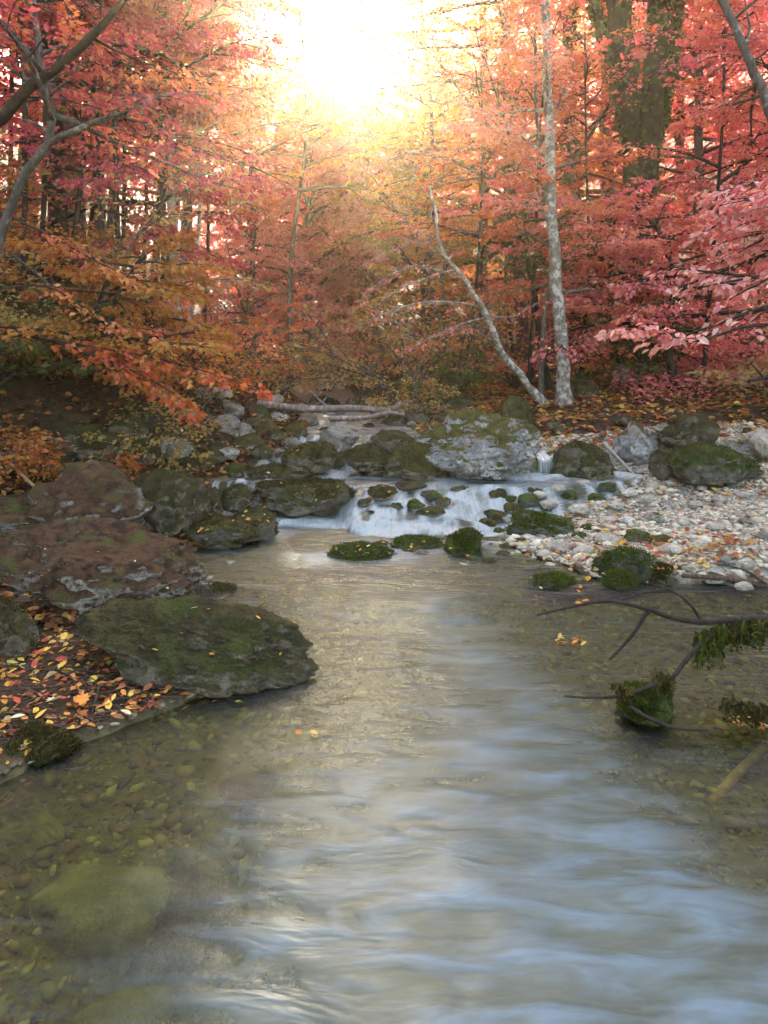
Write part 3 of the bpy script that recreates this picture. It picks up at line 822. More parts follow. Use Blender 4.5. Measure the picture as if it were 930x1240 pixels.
def grow_branch(p0, az, el, L, rad, r, wood, leafs, ntw, nlf, lsize, sides=5, droop=.25, keep=.93, path=None, tw_len=.42, t0=.18):
    """one branch with its flat sprays of twigs; leaves go to the list leafs"""
    if path is None:
        path = branch_path(p0, az, el, L, r, droop=droop)
    n = len(path)
    wood.tube(path, rad * np.linspace(1, .18, n), sides)
    L = np.linalg.norm(np.diff(path, axis=0), axis=1).sum()
    ts = t0 + (1 - t0) * (np.arange(ntw) + r.uniform(0, 1, ntw)) / ntw
    P, D = sample(path, ts)
    for i in range(ntw):
        dd = D[i] / (np.linalg.norm(D[i]) + 1e-9)
        side = np.cross(dd, UP); side /= np.linalg.norm(side) + 1e-9
        sgn = 1 if i % 2 else -1
        tl = L * tw_len * (1.05 - .6 * ts[i]) * r.uniform(.6, 1.15)
        d = dd * r.uniform(.45, .9) + side * sgn * r.uniform(.5, .9) + np.array([0, 0, r.normal() * .13 - .02])
        d /= np.linalg.norm(d)
        m_ = 4
        tp = P[i] + np.outer(np.linspace(0, 1, m_), d * tl) + np.array([0, 0, -1.]) * (np.linspace(0, 1, m_) ** 2 * tl * .14)[:, None] + r.normal(size=(m_, 3)) * tl * .025 * np.linspace(0, 1, m_)[:, None]
        wood.tube(tp, rad * .30 * np.linspace(1, .3, m_), 3, cap=False)
        u = np.sqrt(r.uniform(.02, 1, nlf))
        lp, ld = sample(tp, u)
        td = ld / (np.linalg.norm(ld, axis=1, keepdims=True) + 1e-9)
        sd = np.cross(td, UP); sd /= np.linalg.norm(sd, axis=1, keepdims=True) + 1e-9
        sg_ = r.choice([-1., 1.], nlf)[:, None]
        lat = r.uniform(0, 1, nlf)[:, None] * tl * .26
        pos = lp + sd * sg_ * lat + r.normal(size=(nlf, 3)) * np.array([.03, .03, .035]) * (tl + .2)
        dr_ = td * r.uniform(.2, 1, (nlf, 1)) + sd * sg_ * r.uniform(.3, 1, (nlf, 1)) + np.array([0, 0, -.30]) + r.normal(size=(nlf, 3)) * .28
        nr = UP + r.normal(size=(nlf, 3)) * .55
        leafs.append((pos, dr_, nr, lsize * r.uniform(.65, 1.2, nlf)))


def finish_crown(leafs, mat, parent, name='crown', six=False, clip=True, width=.32):
    pos = np.vstack([a[0] for a in leafs]); d = np.vstack([a[1] for a in leafs]); nr = np.vstack([a[2] for a in leafs]); s = np.concatenate([a[3] for a in leafs])
    if clip:
        k = corridor(pos)
        pos, d, nr, s = pos[k], d[k], nr[k], s[k]
    b = MB(); b.add(*leaves(pos, d, nr, s, six, width))
    return b.build(name, M[mat], parent, False)


def smooth_path(pts, n):
    """Catmull-Rom through the given points"""
    p = np.asarray(pts, float)
    q = np.vstack([2 * p[0] - p[1], p, 2 * p[-1] - p[-2]])
    out = []
    segs = len(p) - 1
    for t in np.linspace(0, segs - 1e-6, n):
        i = int(t); u = t - i
        a, b_, c, d = q[i], q[i + 1], q[i + 2], q[i + 3]
        out.append(.5 * ((2 * b_) + (c - a) * u + (2 * a - 5 * b_ + 4 * c - d) * u * u + (3 * b_ - a - 3 * c + d) * u ** 3))
    return np.array(out)


def tree(label, trunk, r0_, r1_, bark, leaf, seed, zlo=.2, nb=42, R=2.2, ntw=9, nlf=16, ls=.08, group=None, name='broadleaf_tree', el=(-.08, .72), limbs=6, az=None, droop=.3, clip=True, six=False, cat='tree', ivy=0, fork=None, sides=9, keep_base=False):
    """trunk: points from the ground up; crown of nb branches from the fraction zlo of the trunk upward"""
    r = np.random.default_rng(seed)
    tp = np.asarray(trunk, float)
    if not keep_base:
        tp[0, 2] = Hs(tp[0, 0], tp[0, 1]) - .06
    nlf = int(nlf * 2.1)
    ls = ls * .84
    root = empty(name, tp[0], label, cat, group)
    path = smooth_path(tp, 26)
    path[1:-1] += r.normal(size=(24, 3)) * r0_ * .12 * np.array([1, 1, 0])
    t = np.linspace(0, 1, 26)
    rad = r0_ + (r1_ - r0_) * t
    rad = rad * (1 + .55 * np.exp(-t * 22))
    b = MB(); b.tube(path, rad, sides, rough=.10)
    tr = b.build('trunk', M[bark], root)
    for fk in (fork or []):
        fp = smooth_path(fk[0], 14)
        b = MB(); b.tube(fp, np.linspace(fk[1], fk[2], 14), sides, rough=.1)
        b.build('limb', M[bark], root)
    if ivy:
        n = ivy
        k = r.integers(3, 26, n)
        a = r.uniform(0, 2 * PI, n)
        src = [(path, rad)] + [(smooth_path(fk[0], 26), np.linspace(fk[1], fk[2], 26)) for fk in (fork or [])]
        which = r.integers(0, len(src), n)
        pos = np.zeros((n, 3)); out = np.stack([np.cos(a), np.sin(a), np.zeros(n)], 1)
        for j, (pp, rr) in enumerate(src):
            mk = which == j
            pos[mk] = pp[k[mk]] + (pp[np.clip(k[mk] - 1, 0, 25)] - pp[k[mk]]) * r.random((mk.sum(), 1)) + out[mk] * rr[k[mk]][:, None] * r.uniform(1.0, 1.5, (mk.sum(), 1))
        b = MB(); b.add(*leaves(pos, r.normal(size=(n, 3)) * .7 + np.array([0, 0, -.7]) + out * .3, out + r.normal(size=(n, 3)) * .4, np.full(n, .085) * r.uniform(.6, 1.2, n), False, .42))
        b.build('ivy', M['leaf_green'], root, False)
    if nb:
        leafs = []
        rest = MB()
        zmax = path[-1, 2]
        order = np.arange(nb)
        for i in range(nb):
            t_ = zlo + (1 - zlo) * ((i + r.uniform(0, 1)) / nb)
            p0 = sample(path, np.array([t_]))[0][0]
            if fork and i % (len(fork) + 1):
                fp = smooth_path(fork[i % (len(fork) + 1) - 1][0], 26)
                p0 = sample(fp, np.array([r.uniform(max(.15, zlo * .85), 1)]))[0][0]
            a = i * 2.39996 + r.uniform(-.4, .4)
            if az is not None:
                a = az[0] + (az[1] - az[0]) * r.random()
            L = R * r.uniform(.55, 1.15) * (1.0 - .38 * max(0, t_ - .5) / .5) * r.uniform(.8, 1.2)
            e = r.uniform(*el) + .75 * max(0, (t_ - .45) / .55) ** 1.5 * (1 if el[1] > .3 else .3)
            big = nb <= 16 or i < limbs * 2 and i % 2 == 0
            w_ = MB() if big else rest
            grow_branch(p0, a, e, L, max(.010, .016 * L) * (1.3 if big else 1), r, w_, leafs, ntw, nlf, ls, droop=droop)
            if big:
                w_.build('limb', M[bark], root)
        if rest.n:
            rest.build('branchwork', M[bark], root)
        finish_crown(leafs, leaf, root, clip=clip, six=six)
    return root


def upright(x, y, h, lean=(0, 0), bend=.15, seed=0):
    r = np.random.default_rng(seed)
    z = Hs(x, y)
    return [(x, y, z), (x + lean[0] * .3 + r.normal() * bend, y + lean[1] * .3, z + h * .33), (x + lean[0] * .65 + r.normal() * bend, y + lean[1] * .65, z + h * .67), (x + lean[0], y + lean[1], z + h)]


def px_path(*pts):
    return [at(*p) for p in pts]


# ---- trees of the right bank
tree('straight slender tree with grey bark blotched by white lichen behind the great boulder',
     px_path((684, 505, 9), (682, 440, 9), (676, 360, 9), (668, 280, 9), (665, 150, 9), (660, 0, 9), (657, -130, 9)), .095, .05, 'bark_birch', 'leaf_coral', 1, zlo=.5, nb=18, R=1.5, ls=.075, az=(PI * .5, PI * 1.5))
tree('thin dark stem growing close beside the straight lichened tree',
     px_path((656, 495, 9.3), (656, 440, 9.3), (660, 380, 9.3), (668, 300, 9.4), (652, 180, 9.5), (648, 40, 9.6)), .04, .02, 'bark_grey', 'leaf_orange', 2, zlo=.45, nb=16, R=1.6, ls=.07)
lean = px_path((661, 500, 9.1), (638, 465, 9.0), (606, 425, 8.9), (592, 388, 8.8), (578, 362, 8.7), (560, 335, 8.6), (536, 304, 8.5), (528, 262, 8.4), (520, 225, 8.4))
t_ = tree('leaning bare tree with whitish bark and leafless branches over the stream', lean, .058, .014, 'bark_birch', 'leaf_coral', 3, nb=0)
rr = np.random.default_rng(33)
lf = []
for pts, rd in [(((585, 372, 8.75), (550, 366, 8.6), (510, 366, 8.4), (470, 378, 8.2), (425, 398, 8.0)), .022), (((562, 338, 8.6), (535, 328, 8.5), (500, 322, 8.4), (462, 340, 8.3), (430, 372, 8.2)), .02),
                (((545, 316, 8.5), (515, 292, 8.4), (480, 300, 8.3), (445, 318, 8.3)), .016), (((590, 382, 8.8), (618, 384, 8.8), (640, 372, 8.8), (660, 362, 8.8)), .014),
                (((590, 384, 8.8), (560, 392, 8.6), (520, 410, 8.4), (490, 425, 8.3)), .016), (((600, 415, 8.9), (570, 398, 8.7), (540, 400, 8.5)), .013), (((552, 326, 8.5), (520, 335, 8.4), (480, 352, 8.3), (450, 380, 8.3)), .014),
                (((532, 290, 8.5), (505, 278, 8.4), (480, 262, 8.4)), .012)]:
    w_ = MB()
    pth = smooth_path(px_path(*pts), 12)
    grow_branch(None, 0, 0, 0, rd * .75, rr, w_, lf, 11, 3, .06, path=pth, tw_len=.35)
    w_.build('limb', M['bark_birch'], t_)
finish_crown(lf, 'leaf_pink', t_)

tree('great twin stemmed tree with dark trunks clothed in ivy on the far slope',
     px_path((778, 460, 11.6), (776, 400, 11.6), (772, 300, 11.6), (768, 190, 11.6), (757, 90, 11.6), (745, -10, 11.6), (738, -110, 11.6)), .235, .18, 'bark_ivy', 'leaf_coral', 4, zlo=.78, nb=26, R=2.6, nlf=20, ls=.10, ivy=3800, limbs=8, sides=12,
     fork=[(px_path((776, 300, 11.6), (782, 200, 11.5), (792, 90, 11.5), (800, -20, 11.4), (806, -120, 11.4)), .22, .17), (px_path((768, 190, 11.6), (745, 110, 11.6), (722, 10, 11.6), (706, -80, 11.6)), .10, .07), (px_path((784, 200, 11.5), (812, 90, 11.6), (822, -20, 11.6)), .09, .06)])
tree('tall ivy wrapped tree just past the straight lichened tree',
     px_path((700, 470, 14), (698, 380, 14), (694, 250, 14), (692, 120, 14), (690, -20, 14), (688, -120, 14)), .20, .12, 'bark_ivy', 'leaf_orange', 5, zlo=.35, nb=40, R=3.4, nlf=18, ls=.10, ivy=2200)
tree('crooked dark tree with forking stem below the ivy twins',
     px_path((748, 450, 11.5), (742, 388, 11.5), (734, 362, 11.5), (720, 313, 11.5), (704, 278, 11.5), (690, 190, 11.5), (684, 80, 11.5)), .09, .05, 'bark_grey', 'leaf_coral', 6, zlo=.3, nb=22, R=1.5, az=(PI * .6, PI * 1.4), nlf=18, ls=.09,
     fork=[(px_path((734, 362, 11.5), (712, 350, 11.3), (690, 325, 11.2), (676, 300, 11.1)), .05, .03)])
tree('small tree with green leafed crooked stem in the orange thicket', px_path((668, 470, 10.5), (655, 420, 10.5), (650, 370, 10.5), (640, 320, 10.5), (634, 280, 10.5)), .06, .03, 'bark_dark', 'leaf_green', 7, zlo=.55, nb=12, R=1.0, ls=.08, nlf=12)
tree('pale barked tree leaning out of the top corner over the slope', px_path((1010, 420, 8.2), (985, 300, 8.1), (950, 190, 8), (922, 110, 8), (900, 55, 8), (868, -10, 8), (840, -90, 8)), .07, .035, 'bark_grey', 'leaf_coral', 8, zlo=.3, nb=24, R=1.7, nlf=16, ls=.075, az=(-1.2, 1.9))
tree('coral crowned tree standing on the upper slope in the distance', upright(8.7, 12, 9, (-.2, 0), seed=3), .16, .06, 'bark_grey', 'leaf_coral', 9, zlo=.12, nb=54, R=3.2, nlf=18, ls=.09)
tree('rose crowned tree high on the slope beyond the coral crowned tree', upright(9.5, 15, 11, (-.5, 0), seed=4), .18, .06, 'bark_grey', 'leaf_pink', 10, zlo=.1, nb=54, R=3.8, nlf=18, ls=.11)
tree('orange tree filling the thicket between lichened tree and leaning bare tree', upright(2.6, 12.5, 9.5, (-.3, 0), seed=5), .12, .05, 'bark_grey', 'leaf_orange', 11, zlo=.18, nb=54, R=2.8, nlf=18, ls=.095)
tree('golden leaved tree catching the sun at the edge of the clearing', upright(2.2, 15.5, 10.5, (-.3, 0), seed=6), .14, .05, 'bark_grey', 'leaf_gold', 12, zlo=.2, nb=56, R=3.4, nlf=18, ls=.11, clip=False)
tree('amber tree behind the golden leaved tree', upright(3.6, 19, 13, (-.6, 0), seed=7), .16, .05, 'bark_grey', 'leaf_gold', 13, zlo=.2, nb=54, R=4.2, nlf=18, ls=.14)
tree('pink tree on the slope between the ivy twins and the pale leaning tree', upright(6.6, 10.2, 8.5, (.2, 0), seed=8), .10, .04, 'bark_dark', 'leaf_pink', 14, zlo=.18, nb=50, R=2.4, nlf=18, ls=.085)
tree('coral tree rising directly behind the ivy twins', upright(5.8, 17.5, 13, (0, 0), seed=9), .2, .06, 'bark_grey', 'leaf_coral', 15, zlo=.15, nb=60, R=4.4, nlf=20, ls=.13)
tree('low spreading crimson tree under the ivy twins', upright(3.7, 10.4, 2.6, (-.3, -.3), seed=10), .06, .03, 'bark_dark', 'leaf_pink', 16, zlo=.25, nb=38, R=2.1, nlf=18, ls=.08, el=(-.05, .25))
tree('young coral tree spreading flat sprays in front of the ivy twins', upright(4.0, 9.4, 2.3, (-.4, -.3), seed=12), .06, .03, 'bark_dark', 'leaf_coral', 17, zlo=.35, nb=30, R=1.9, nlf=18, ls=.075, el=(-.05, .25))

tree('pink tree on the hillside seen between ivy twins and the leaning corner tree', upright(6.5, 14.0, 8, (-.2, 0), seed=71), .12, .05, 'bark_grey', 'leaf_pink', 71, zlo=.08, nb=56, R=2.8, nlf=18, ls=.105)
tree('coral tree high on the hillside behind the pink hillside tree', upright(8.0, 18.0, 9, (-.2, 0), seed=72), .14, .05, 'bark_grey', 'leaf_coral', 72, zlo=.08, nb=56, R=3.4, nlf=18, ls=.13)
for i_, (px_, Y_, tp_) in enumerate([(30, 7.2, 22), (82, 7.9, 90), (104, 8.6, 98), (150, 8.8, 162), (172, 9.6, 168), (196, 9.2, 214), (246, 11.2, 250), (140, 7.4, 128), (12, 8.8, 20), (60, 10.2, 70)]):
    tree('thin dark sapling among the trunks of the shaded bank', upright((px_ - CX) / F * Y_, Y_, 6.5, ((tp_ - px_) / F * Y_ * 1.5, 0), .09, 200 + i_), .032, .014, 'bark_dark', ['leaf_crimson', 'leaf_orange', 'leaf_pink'][i_ % 3], 200 + i_, zlo=.45, nb=12, R=1.4, nlf=8, ls=.075, limbs=12, name='sapling', group='thin saplings of the shaded bank')
for i_, (px_, Y_, tp_) in enumerate([(640, 10.4, 655), (628, 11.2, 600), (702, 10.6, 706), (560, 11.5, 575), (850, 9.5, 870)]):
    tree('thin dark sapling in the red thicket of the right bank slope', upright((px_ - CX) / F * Y_, Y_, 5.5, ((tp_ - px_) / F * Y_ * 1.5, 0), .10, 230 + i_), .034, .014, 'bark_dark', ['leaf_coral', 'leaf_pink'][i_ % 2], 230 + i_, zlo=.5, nb=10, R=1.3, nlf=8, ls=.075, limbs=12, name='sapling', group='thin saplings of the red thicket')

# near rose coloured branches reaching in
tree('near tree with large rose leaves reaching over the gravel bar', [(4.0, 5.4, 0), (3.95, 5.4, 1.0), (3.85, 5.3, 1.8), (3.75, 5.3, 2.4), (3.65, 5.2, 2.75)], .05, .02, 'bark_dark', 'leaf_rose', 18, zlo=.5, nb=24, R=1.75, ntw=8, nlf=6, ls=.088, az=(PI * .62, PI * 1.35), el=(-.15, .12), six=True, name='broadleaf_tree')
t_ = empty('overhanging_branch', at(960, 392, 4.6), 'dark bare branch with large pale rose leaves at its tip, reaching over the slope', 'branch')
w_, lf = MB(), []
grow_branch(None, 0, 0, 0, .014, rr, w_, lf, 14, 10, .068, path=smooth_path(px_path((960, 392, 4.6), (900, 396, 4.6), (840, 414, 4.6), (790, 398, 4.6), (740, 400, 4.6)), 12), tw_len=.3, t0=.45)
w_.build('stem', M['bark_dark'], t_)
finish_crown(lf, 'leaf_rose', t_, 'foliage', True)

# ---- shrubs in the middle
def shrub(label, x, y, h, R, leaf, seed, ns=9, nlf=14, ls=.075, name='shrub', bark='bark_grey', group=None):
    r = np.random.default_rng(seed)
    z = Hs(x, y)
    root = empty(name, (x, y, z - .03), label, 'shrub', group)
    lf = []
    for i in range(ns):
        a = i / ns * 2 * PI + r.uniform(-.3, .3)
        w_ = MB()
        grow_branch((x + r.normal() * .08, y + r.normal() * .08, z - .03), a, r.uniform(.75, 1.35), h * r.uniform(.75, 1.1), .02 * h / 2, r, w_, lf, 9, nlf, ls, droop=.9, tw_len=R / h * .75, t0=.25)
        w_.build('stem', M[bark], root)
    finish_crown(lf, leaf, root, 'foliage', clip=False)
    return root


GSH = 'shrubs along the far edge of the stream'
shrub('olive shrub with grey stems under the leaning bare tree', .35, 10.6, 2.3, 1.5, 'leaf_olive', 51, 11, group=GSH)
shrub('tan shrub behind the fallen trunk at the stream bend', -.35, 11.8, 2.1, 1.4, 'leaf_tan', 52, 10, group=GSH)
shrub('orange brown shrub between the leaning tree foot and the olive shrub', 1.2, 10.8, 2.5, 1.4, 'leaf_rust', 53, 11, group=GSH)
shrub('dark green bush at the foot of the thicket above the great boulder', .95, 9.9, 1.0, .9, 'leaf_green', 54, 9, group=GSH)
shrub('yellow green sprawling shrub draped over rocks beside the great boulder', .4, 8.7, .75, .8, 'leaf_olive', 55, 9, 12, .05, group=GSH)
shrub('dark green ivy bush on the litter slope below the ivy twins', 3.9, 10.0, 1.1, .8, 'leaf_green', 56, 10, group=GSH)
shrub('wine red low shrub on the upper litter slope', 5.0, 9.6, .9, 1.0, 'leaf_pink', 57, 9, 12, .06)
shrub('tan leaved low shrub on the slope under the near rose leaves', 4.6, 7.9, .9, .9, 'leaf_tan', 58, 9, 12, .06)
shrub('orange shrub at the foot of the crooked dark tree', 2.9, 10.8, 1.5, 1.1, 'leaf_rust', 59, 10)
shrub('crimson shrub right behind the straight lichened tree', 2.3, 11.4, 2.0, 1.3, 'leaf_coral', 60, 10)
GLS = 'dark shrubs of the shaded bank'
for i_, (x_, y_, h_, lf_, lb_) in enumerate([(-2.55, 5.5, .5, 'leaf_rust', 'small rust brown shrub between the freckled boulder and the shaded slope'), (-3.0, 5.0, .55, 'leaf_rust', 'small rust shrub nearest the frame edge above the low rust boulder'),
        (-2.1, 6.2, .55, 'leaf_olive', 'small olive yellow shrub over the lichen crowned boulder'), (-2.6, 6.7, .7, 'leaf_rust', 'brown shrub half way up the shaded slope'), (-1.9, 7.3, .6, 'leaf_rust', 'low brown shrub above the grey streambed rocks'),
        (-3.3, 6.1, .7, 'leaf_olive', 'olive brown shrub by the curving grey trunk'), (-2.3, 8.2, .9, 'leaf_orange', 'orange shrub behind the grey streambed rocks'), (-3.9, 7.3, .7, 'leaf_rust', 'brown shrub at the top of the bare shaded slope'), (-3.2, 7.0, .6, 'leaf_green', 'dull green low shrub in the middle of the shaded slope'),
        (-4.2, 6.5, .7, 'leaf_rust', 'rust shrub beside the foot of the curving grey tree'), (-3.0, 7.9, .8, 'leaf_orange', 'orange brown shrub behind the dull green low shrub'), (-3.6, 6.2, .45, 'leaf_olive', 'tiny olive shrub on the shaded slope above the grey ledge rocks')]):
    shrub(lb_, x_, y_, h_, .9, lf_, 80 + i_, 10, 12, .052, group=GLS)
shrub('rust shrub on the shaded bank below the grey trunks', -3.6, 7.6, 1.3, 1.2, 'leaf_rust', 61, 10, group=GLS)
shrub('tan leaved shrub in front of the grey trunks', -3.0, 7.0, 2.0, 1.4, 'leaf_tan', 62, 9, 12, .065, group=GLS)
shrub('dull green shrub at the foot of the curving grey tree', -3.5, 5.9, .9, .9, 'leaf_green', 63, 9, group=GLS)
shrub('yellow brown shrub hanging over the shaded boulders', -3.1, 6.3, .8, 1.0, 'leaf_rust', 64, 9, 10, .06, group=GLS)
shrub('olive yellow shrub high on the shaded bank', -4.6, 8.0, 1.8, 1.4, 'leaf_olive', 65, 10, group=GLS)
shrub('orange shrub standing where shaded bank meets far stream', -2.0, 9.4, 1.7, 1.2, 'leaf_orange', 66, 10, group=GLS)
shrub('low olive shrub closing the far end of the streambed', -1.15, 13.4, 1.5, 1.3, 'leaf_olive', 68, 11, group=GLS)
shrub('low coral shrub at the far end of the streambed beside the olive one', -.3, 14.2, 1.6, 1.4, 'leaf_coral', 69, 11, group=GLS)
shrub('golden brown shrub beyond the streambed rocks', -1.9, 12.3, 2.0, 1.4, 'leaf_olive', 67, 10, group=GLS)

# ---- trees of the left bank
tree('near tree with curving grey trunk and dark limbs on the shaded bank',
     px_path((-22, 470, 5.2), (-16, 400, 5.2), (-6, 320, 5.2), (9, 262, 5.2), (32, 208, 5.15), (57, 178, 5.1), (64, 145, 5.1), (58, 112, 5.1), (48, 70, 5.1), (40, 0, 5.1), (30, -90, 5.1)), .042, .02, 'bark_grey', 'leaf_crimson', 20, zlo=.5, nb=14, R=1.3, nlf=12, ls=.062)
t_ = empty('leaning_tree', (-4.1, 5.3, Hs(-4.1, 5.3)), 'black leaning tree whose bare limb crosses the top corner of the shaded bank', 'tree')
lf = []
lp = [(-4.1, 5.3, Hs(-4.1, 5.3) - .1), at(-60, 190, 5.1), at(0, 145, 5), at(35, 106, 4.9), at(62, 88, 4.9), at(110, 45, 4.8), at(150, 0, 4.7), at(190, -60, 4.6), at(225, -150, 4.6)]
b = MB(); b.tube(smooth_path(lp, 40), np.linspace(.055, .014, 40), 9, rough=.08); b.build('trunk', M['bark_dark'], t_)
for pts, rd in [(((110, 45, 4.8), (150, 66, 4.9), (200, 84, 5.1), (250, 100, 5.3), (300, 108, 5.5)), .012), (((70, 82, 4.9), (110, 50, 5.0), (140, 70, 5.1), (180, 95, 5.3), (260, 92, 5.6)), .010),
                (((20, 118, 5), (70, 120, 5.0), (140, 138, 5.2), (210, 168, 5.4), (280, 192, 5.7), (345, 202, 5.9)), .009), (((60, 90, 4.9), (85, 40, 5), (75, -10, 5)), .012),
                (((30, 110, 5), (20, 60, 5), (24, 0, 5)), .010), (((64, 140, 5.1), (110, 150, 5.3), (160, 175, 5.6), (210, 210, 5.9)), .010), (((10, 262, 5.2), (60, 285, 5.3), (120, 318, 5.5), (160, 335, 5.6)), .012),
                (((40, 5, 5.0), (90, 30, 5.0), (112, 46, 4.85)), .008), (((0, 350, 5.2), (60, 348, 5.3), (130, 390, 5.4), (190, 400, 5.6)), .010)]:
    w_ = MB()
    grow_branch(None, 0, 0, 0, rd, rr, w_, lf, 14, 8, .055, path=smooth_path(px_path(*pts), 14), tw_len=.28, t0=.2)
    w_.build('limb', M['bark_dark'], t_)
finish_crown(lf, 'leaf_orange', t_, clip=False)

GL = 'trees of the shaded bank'
def gz(px, Y, topx=None, h=9.0, b=.1, s=0):
    x = (px - CX) / F * Y
    return upright(x, Y, h, ((((topx if topx is not None else px) - px) / F * Y) * 1.6, 0), b, s)


tree('thick dark trunked tree furthest up the shaded bank', gz(68, 8.2, 66, s=21), .10, .06, 'bark_dark', 'leaf_crimson', 21, zlo=.22, nb=44, R=2.2, nlf=18, ls=.078, group=GL)
tree('stout grey trunked tree beside the thick dark trunk', gz(93, 9.0, 95, s=22), .14, .08, 'bark_grey', 'leaf_crimson', 22, zlo=.25, nb=46, R=2.4, nlf=18, ls=.08, group=GL)
tree('slim grey tree right next to the stout grey trunk', gz(116, 9.4, 124, s=23), .055, .03, 'bark_grey', 'leaf_crimson', 23, zlo=.25, nb=34, R=2.0, nlf=16, ls=.078, group=GL)
tree('slim spotted tree leaning toward the stream behind the grey trunks', gz(128, 10.0, 140, s=24), .06, .03, 'bark_grey', 'leaf_orange', 24, zlo=.25, nb=40, R=2.3, nlf=18, ls=.085, group=GL)
tree('very thin dark sapling in front of the thick dark trunk', gz(50, 7.6, 54, 6.5, s=25), .03, .015, 'bark_dark', 'leaf_crimson', 25, zlo=.3, nb=16, R=1.5, nlf=14, ls=.07, group=GL)
tree('pale barked tree nearest the stream on the shaded bank', gz(216, 10.4, 223, s=26), .075, .045, 'bark_pale', 'leaf_coral', 26, zlo=.22, nb=48, R=2.3, nlf=18, ls=.09, group=GL)
tree('thin pale sapling twinned with the pale barked tree', gz(228, 10.6, 236, 6, s=27), .035, .02, 'bark_pale', 'leaf_orange', 27, zlo=.3, nb=22, R=1.5, nlf=16, ls=.085, group=GL)
tree('orange tree leaning over the stream at the edge of the clearing', gz(200, 12.5, 262, 11, s=28), .11, .05, 'bark_grey', 'leaf_orange', 28, zlo=.2, nb=56, R=3.0, nlf=18, ls=.10, group=GL)
tree('amber topped tree glowing beside the bright clearing', gz(215, 15.5, 270, 13, s=29), .13, .05, 'bark_grey', 'leaf_gold', 29, zlo=.3, nb=60, R=3.6, nlf=18, ls=.12, group=GL, clip=False)
tree('deep crimson tree at the back of the shaded bank', gz(30, 11.5, 30, 11, s=30), .14, .06, 'bark_dark', 'leaf_crimson', 30, zlo=.12, nb=56, R=3.2, nlf=18, ls=.10, group=GL)
tree('pinkish red tree far behind the grey trunks', gz(120, 14.5, 120, 13, s=31), .16, .06, 'bark_dark', 'leaf_pink', 31, zlo=.12, nb=58, R=3.6, nlf=18, ls=.12, group=GL)
tree('low orange leaved tree spreading over the shaded boulders', [(-2.9, 6.6, 0), (-2.75, 6.5, 1.3), (-2.5, 6.4, 1.9), (-2.2, 6.3, 2.3)], .04, .02, 'bark_dark', 'leaf_rust', 32, zlo=.35, nb=24, R=1.35, ntw=9, nlf=14, ls=.075, el=(-.2, .15), group=GL)
tree('red orange young tree behind the low orange leaved tree', gz(180, 8.4, 200, 5, s=33), .05, .02, 'bark_dark', 'leaf_crimson', 33, zlo=.22, nb=36, R=1.7, nlf=18, ls=.08, el=(-.1, .3), group=GL)
tree('crimson young tree below the stout grey trunk', gz(120, 7.8, 126, 4.4, s=34), .045, .02, 'bark_dark', 'leaf_crimson', 34, zlo=.25, nb=32, R=1.6, nlf=16, ls=.075, el=(-.1, .3), group=GL)
w_, lf = MB(), []
t_ = empty('overhanging_branch', at(40, 405, 5.6), 'dark branch with a flat row of red and orange leaves above the shaded boulders', 'branch')
for pts in (((20, 405, 5.6), (100, 418, 5.5), (180, 432, 5.4), (250, 450, 5.3), (310, 470, 5.2)), ((60, 412, 5.6), (140, 440, 5.4), (200, 470, 5.2), (235, 500, 5.1))):
    grow_branch(None, 0, 0, 0, .012, rr, w_, lf, 18, 17, .056, path=smooth_path(px_path(*pts), 14), tw_len=.2, t0=.1)
w_.build('stem', M['bark_dark'], t_)
finish_crown(lf, 'leaf_redorange', t_, 'foliage', True, clip=False)

# ---- far trees that close the view
GF = 'far trees closing the valley'
tree('bright pink tree in the middle of the far valley', upright(-2.1, 19, 6.2, (0, 0), seed=41), .12, .05, 'bark_grey', 'leaf_rose', 41, zlo=.08, nb=96, R=3.0, nlf=27, ls=.12, group=GF, clip=False, el=(-.1, 1.0), droop=.5)
tree('pale coral tree beside the bright pink tree in the far valley', upright(-.4, 20.5, 6.1, (0, 0), seed=42), .12, .05, 'bark_grey', 'leaf_rose', 42, zlo=.08, nb=96, R=3.0, nlf=27, ls=.13, group=GF, clip=False, el=(-.1, 1.0), droop=.5)
tree('peach tree at the bend of the far valley', upright(-3.2, 16.2, 5.2, (0, 0), seed=43), .1, .05, 'bark_grey', 'leaf_rose', 43, zlo=.05, nb=54, R=2.3, nlf=20, ls=.10, group=GF, clip=False, el=(-.1, 1.0), droop=.5)
tree('low tan tree at the mouth of the far valley', upright(.7, 15.2, 4.8, (0, 0), seed=44), .1, .04, 'bark_grey', 'leaf_olive', 44, zlo=.05, nb=52, R=2.1, nlf=20, ls=.095, group=GF, clip=False, el=(-.1, 1.0), droop=.5)
tree('peach yellow tree standing right before the sun at the head of the valley', upright(1.3, 19.5, 6.2, (0, 0), seed=45), .12, .05, 'bark_grey', 'leaf_gold', 45, zlo=.08, nb=70, R=2.8, nlf=24, ls=.13, group=GF, clip=False, el=(-.1, 1.0), droop=.5)
tree('pale pink tree half hidden at the left turn of the far valley', upright(-4.0, 20.5, 7.0, (0, 0), seed=46), .12, .05, 'bark_grey', 'leaf_rose', 46, zlo=.08, nb=64, R=2.8, nlf=22, ls=.13, group=GF, clip=False, el=(-.1, 1.0), droop=.5)
tree('rose tree added in the back row to block the sun between the bright pink and the pale coral tree', upright(-1.5, 22.6, 6.4, (0, 0), seed=47), .12, .05, 'bark_grey', 'leaf_rose', 47, zlo=.1, nb=90, R=3.0, nlf=24, ls=.15, group=GF, clip=False, el=(-.1, 1.0), droop=.5)  # extra tree added to keep direct sun off the foam
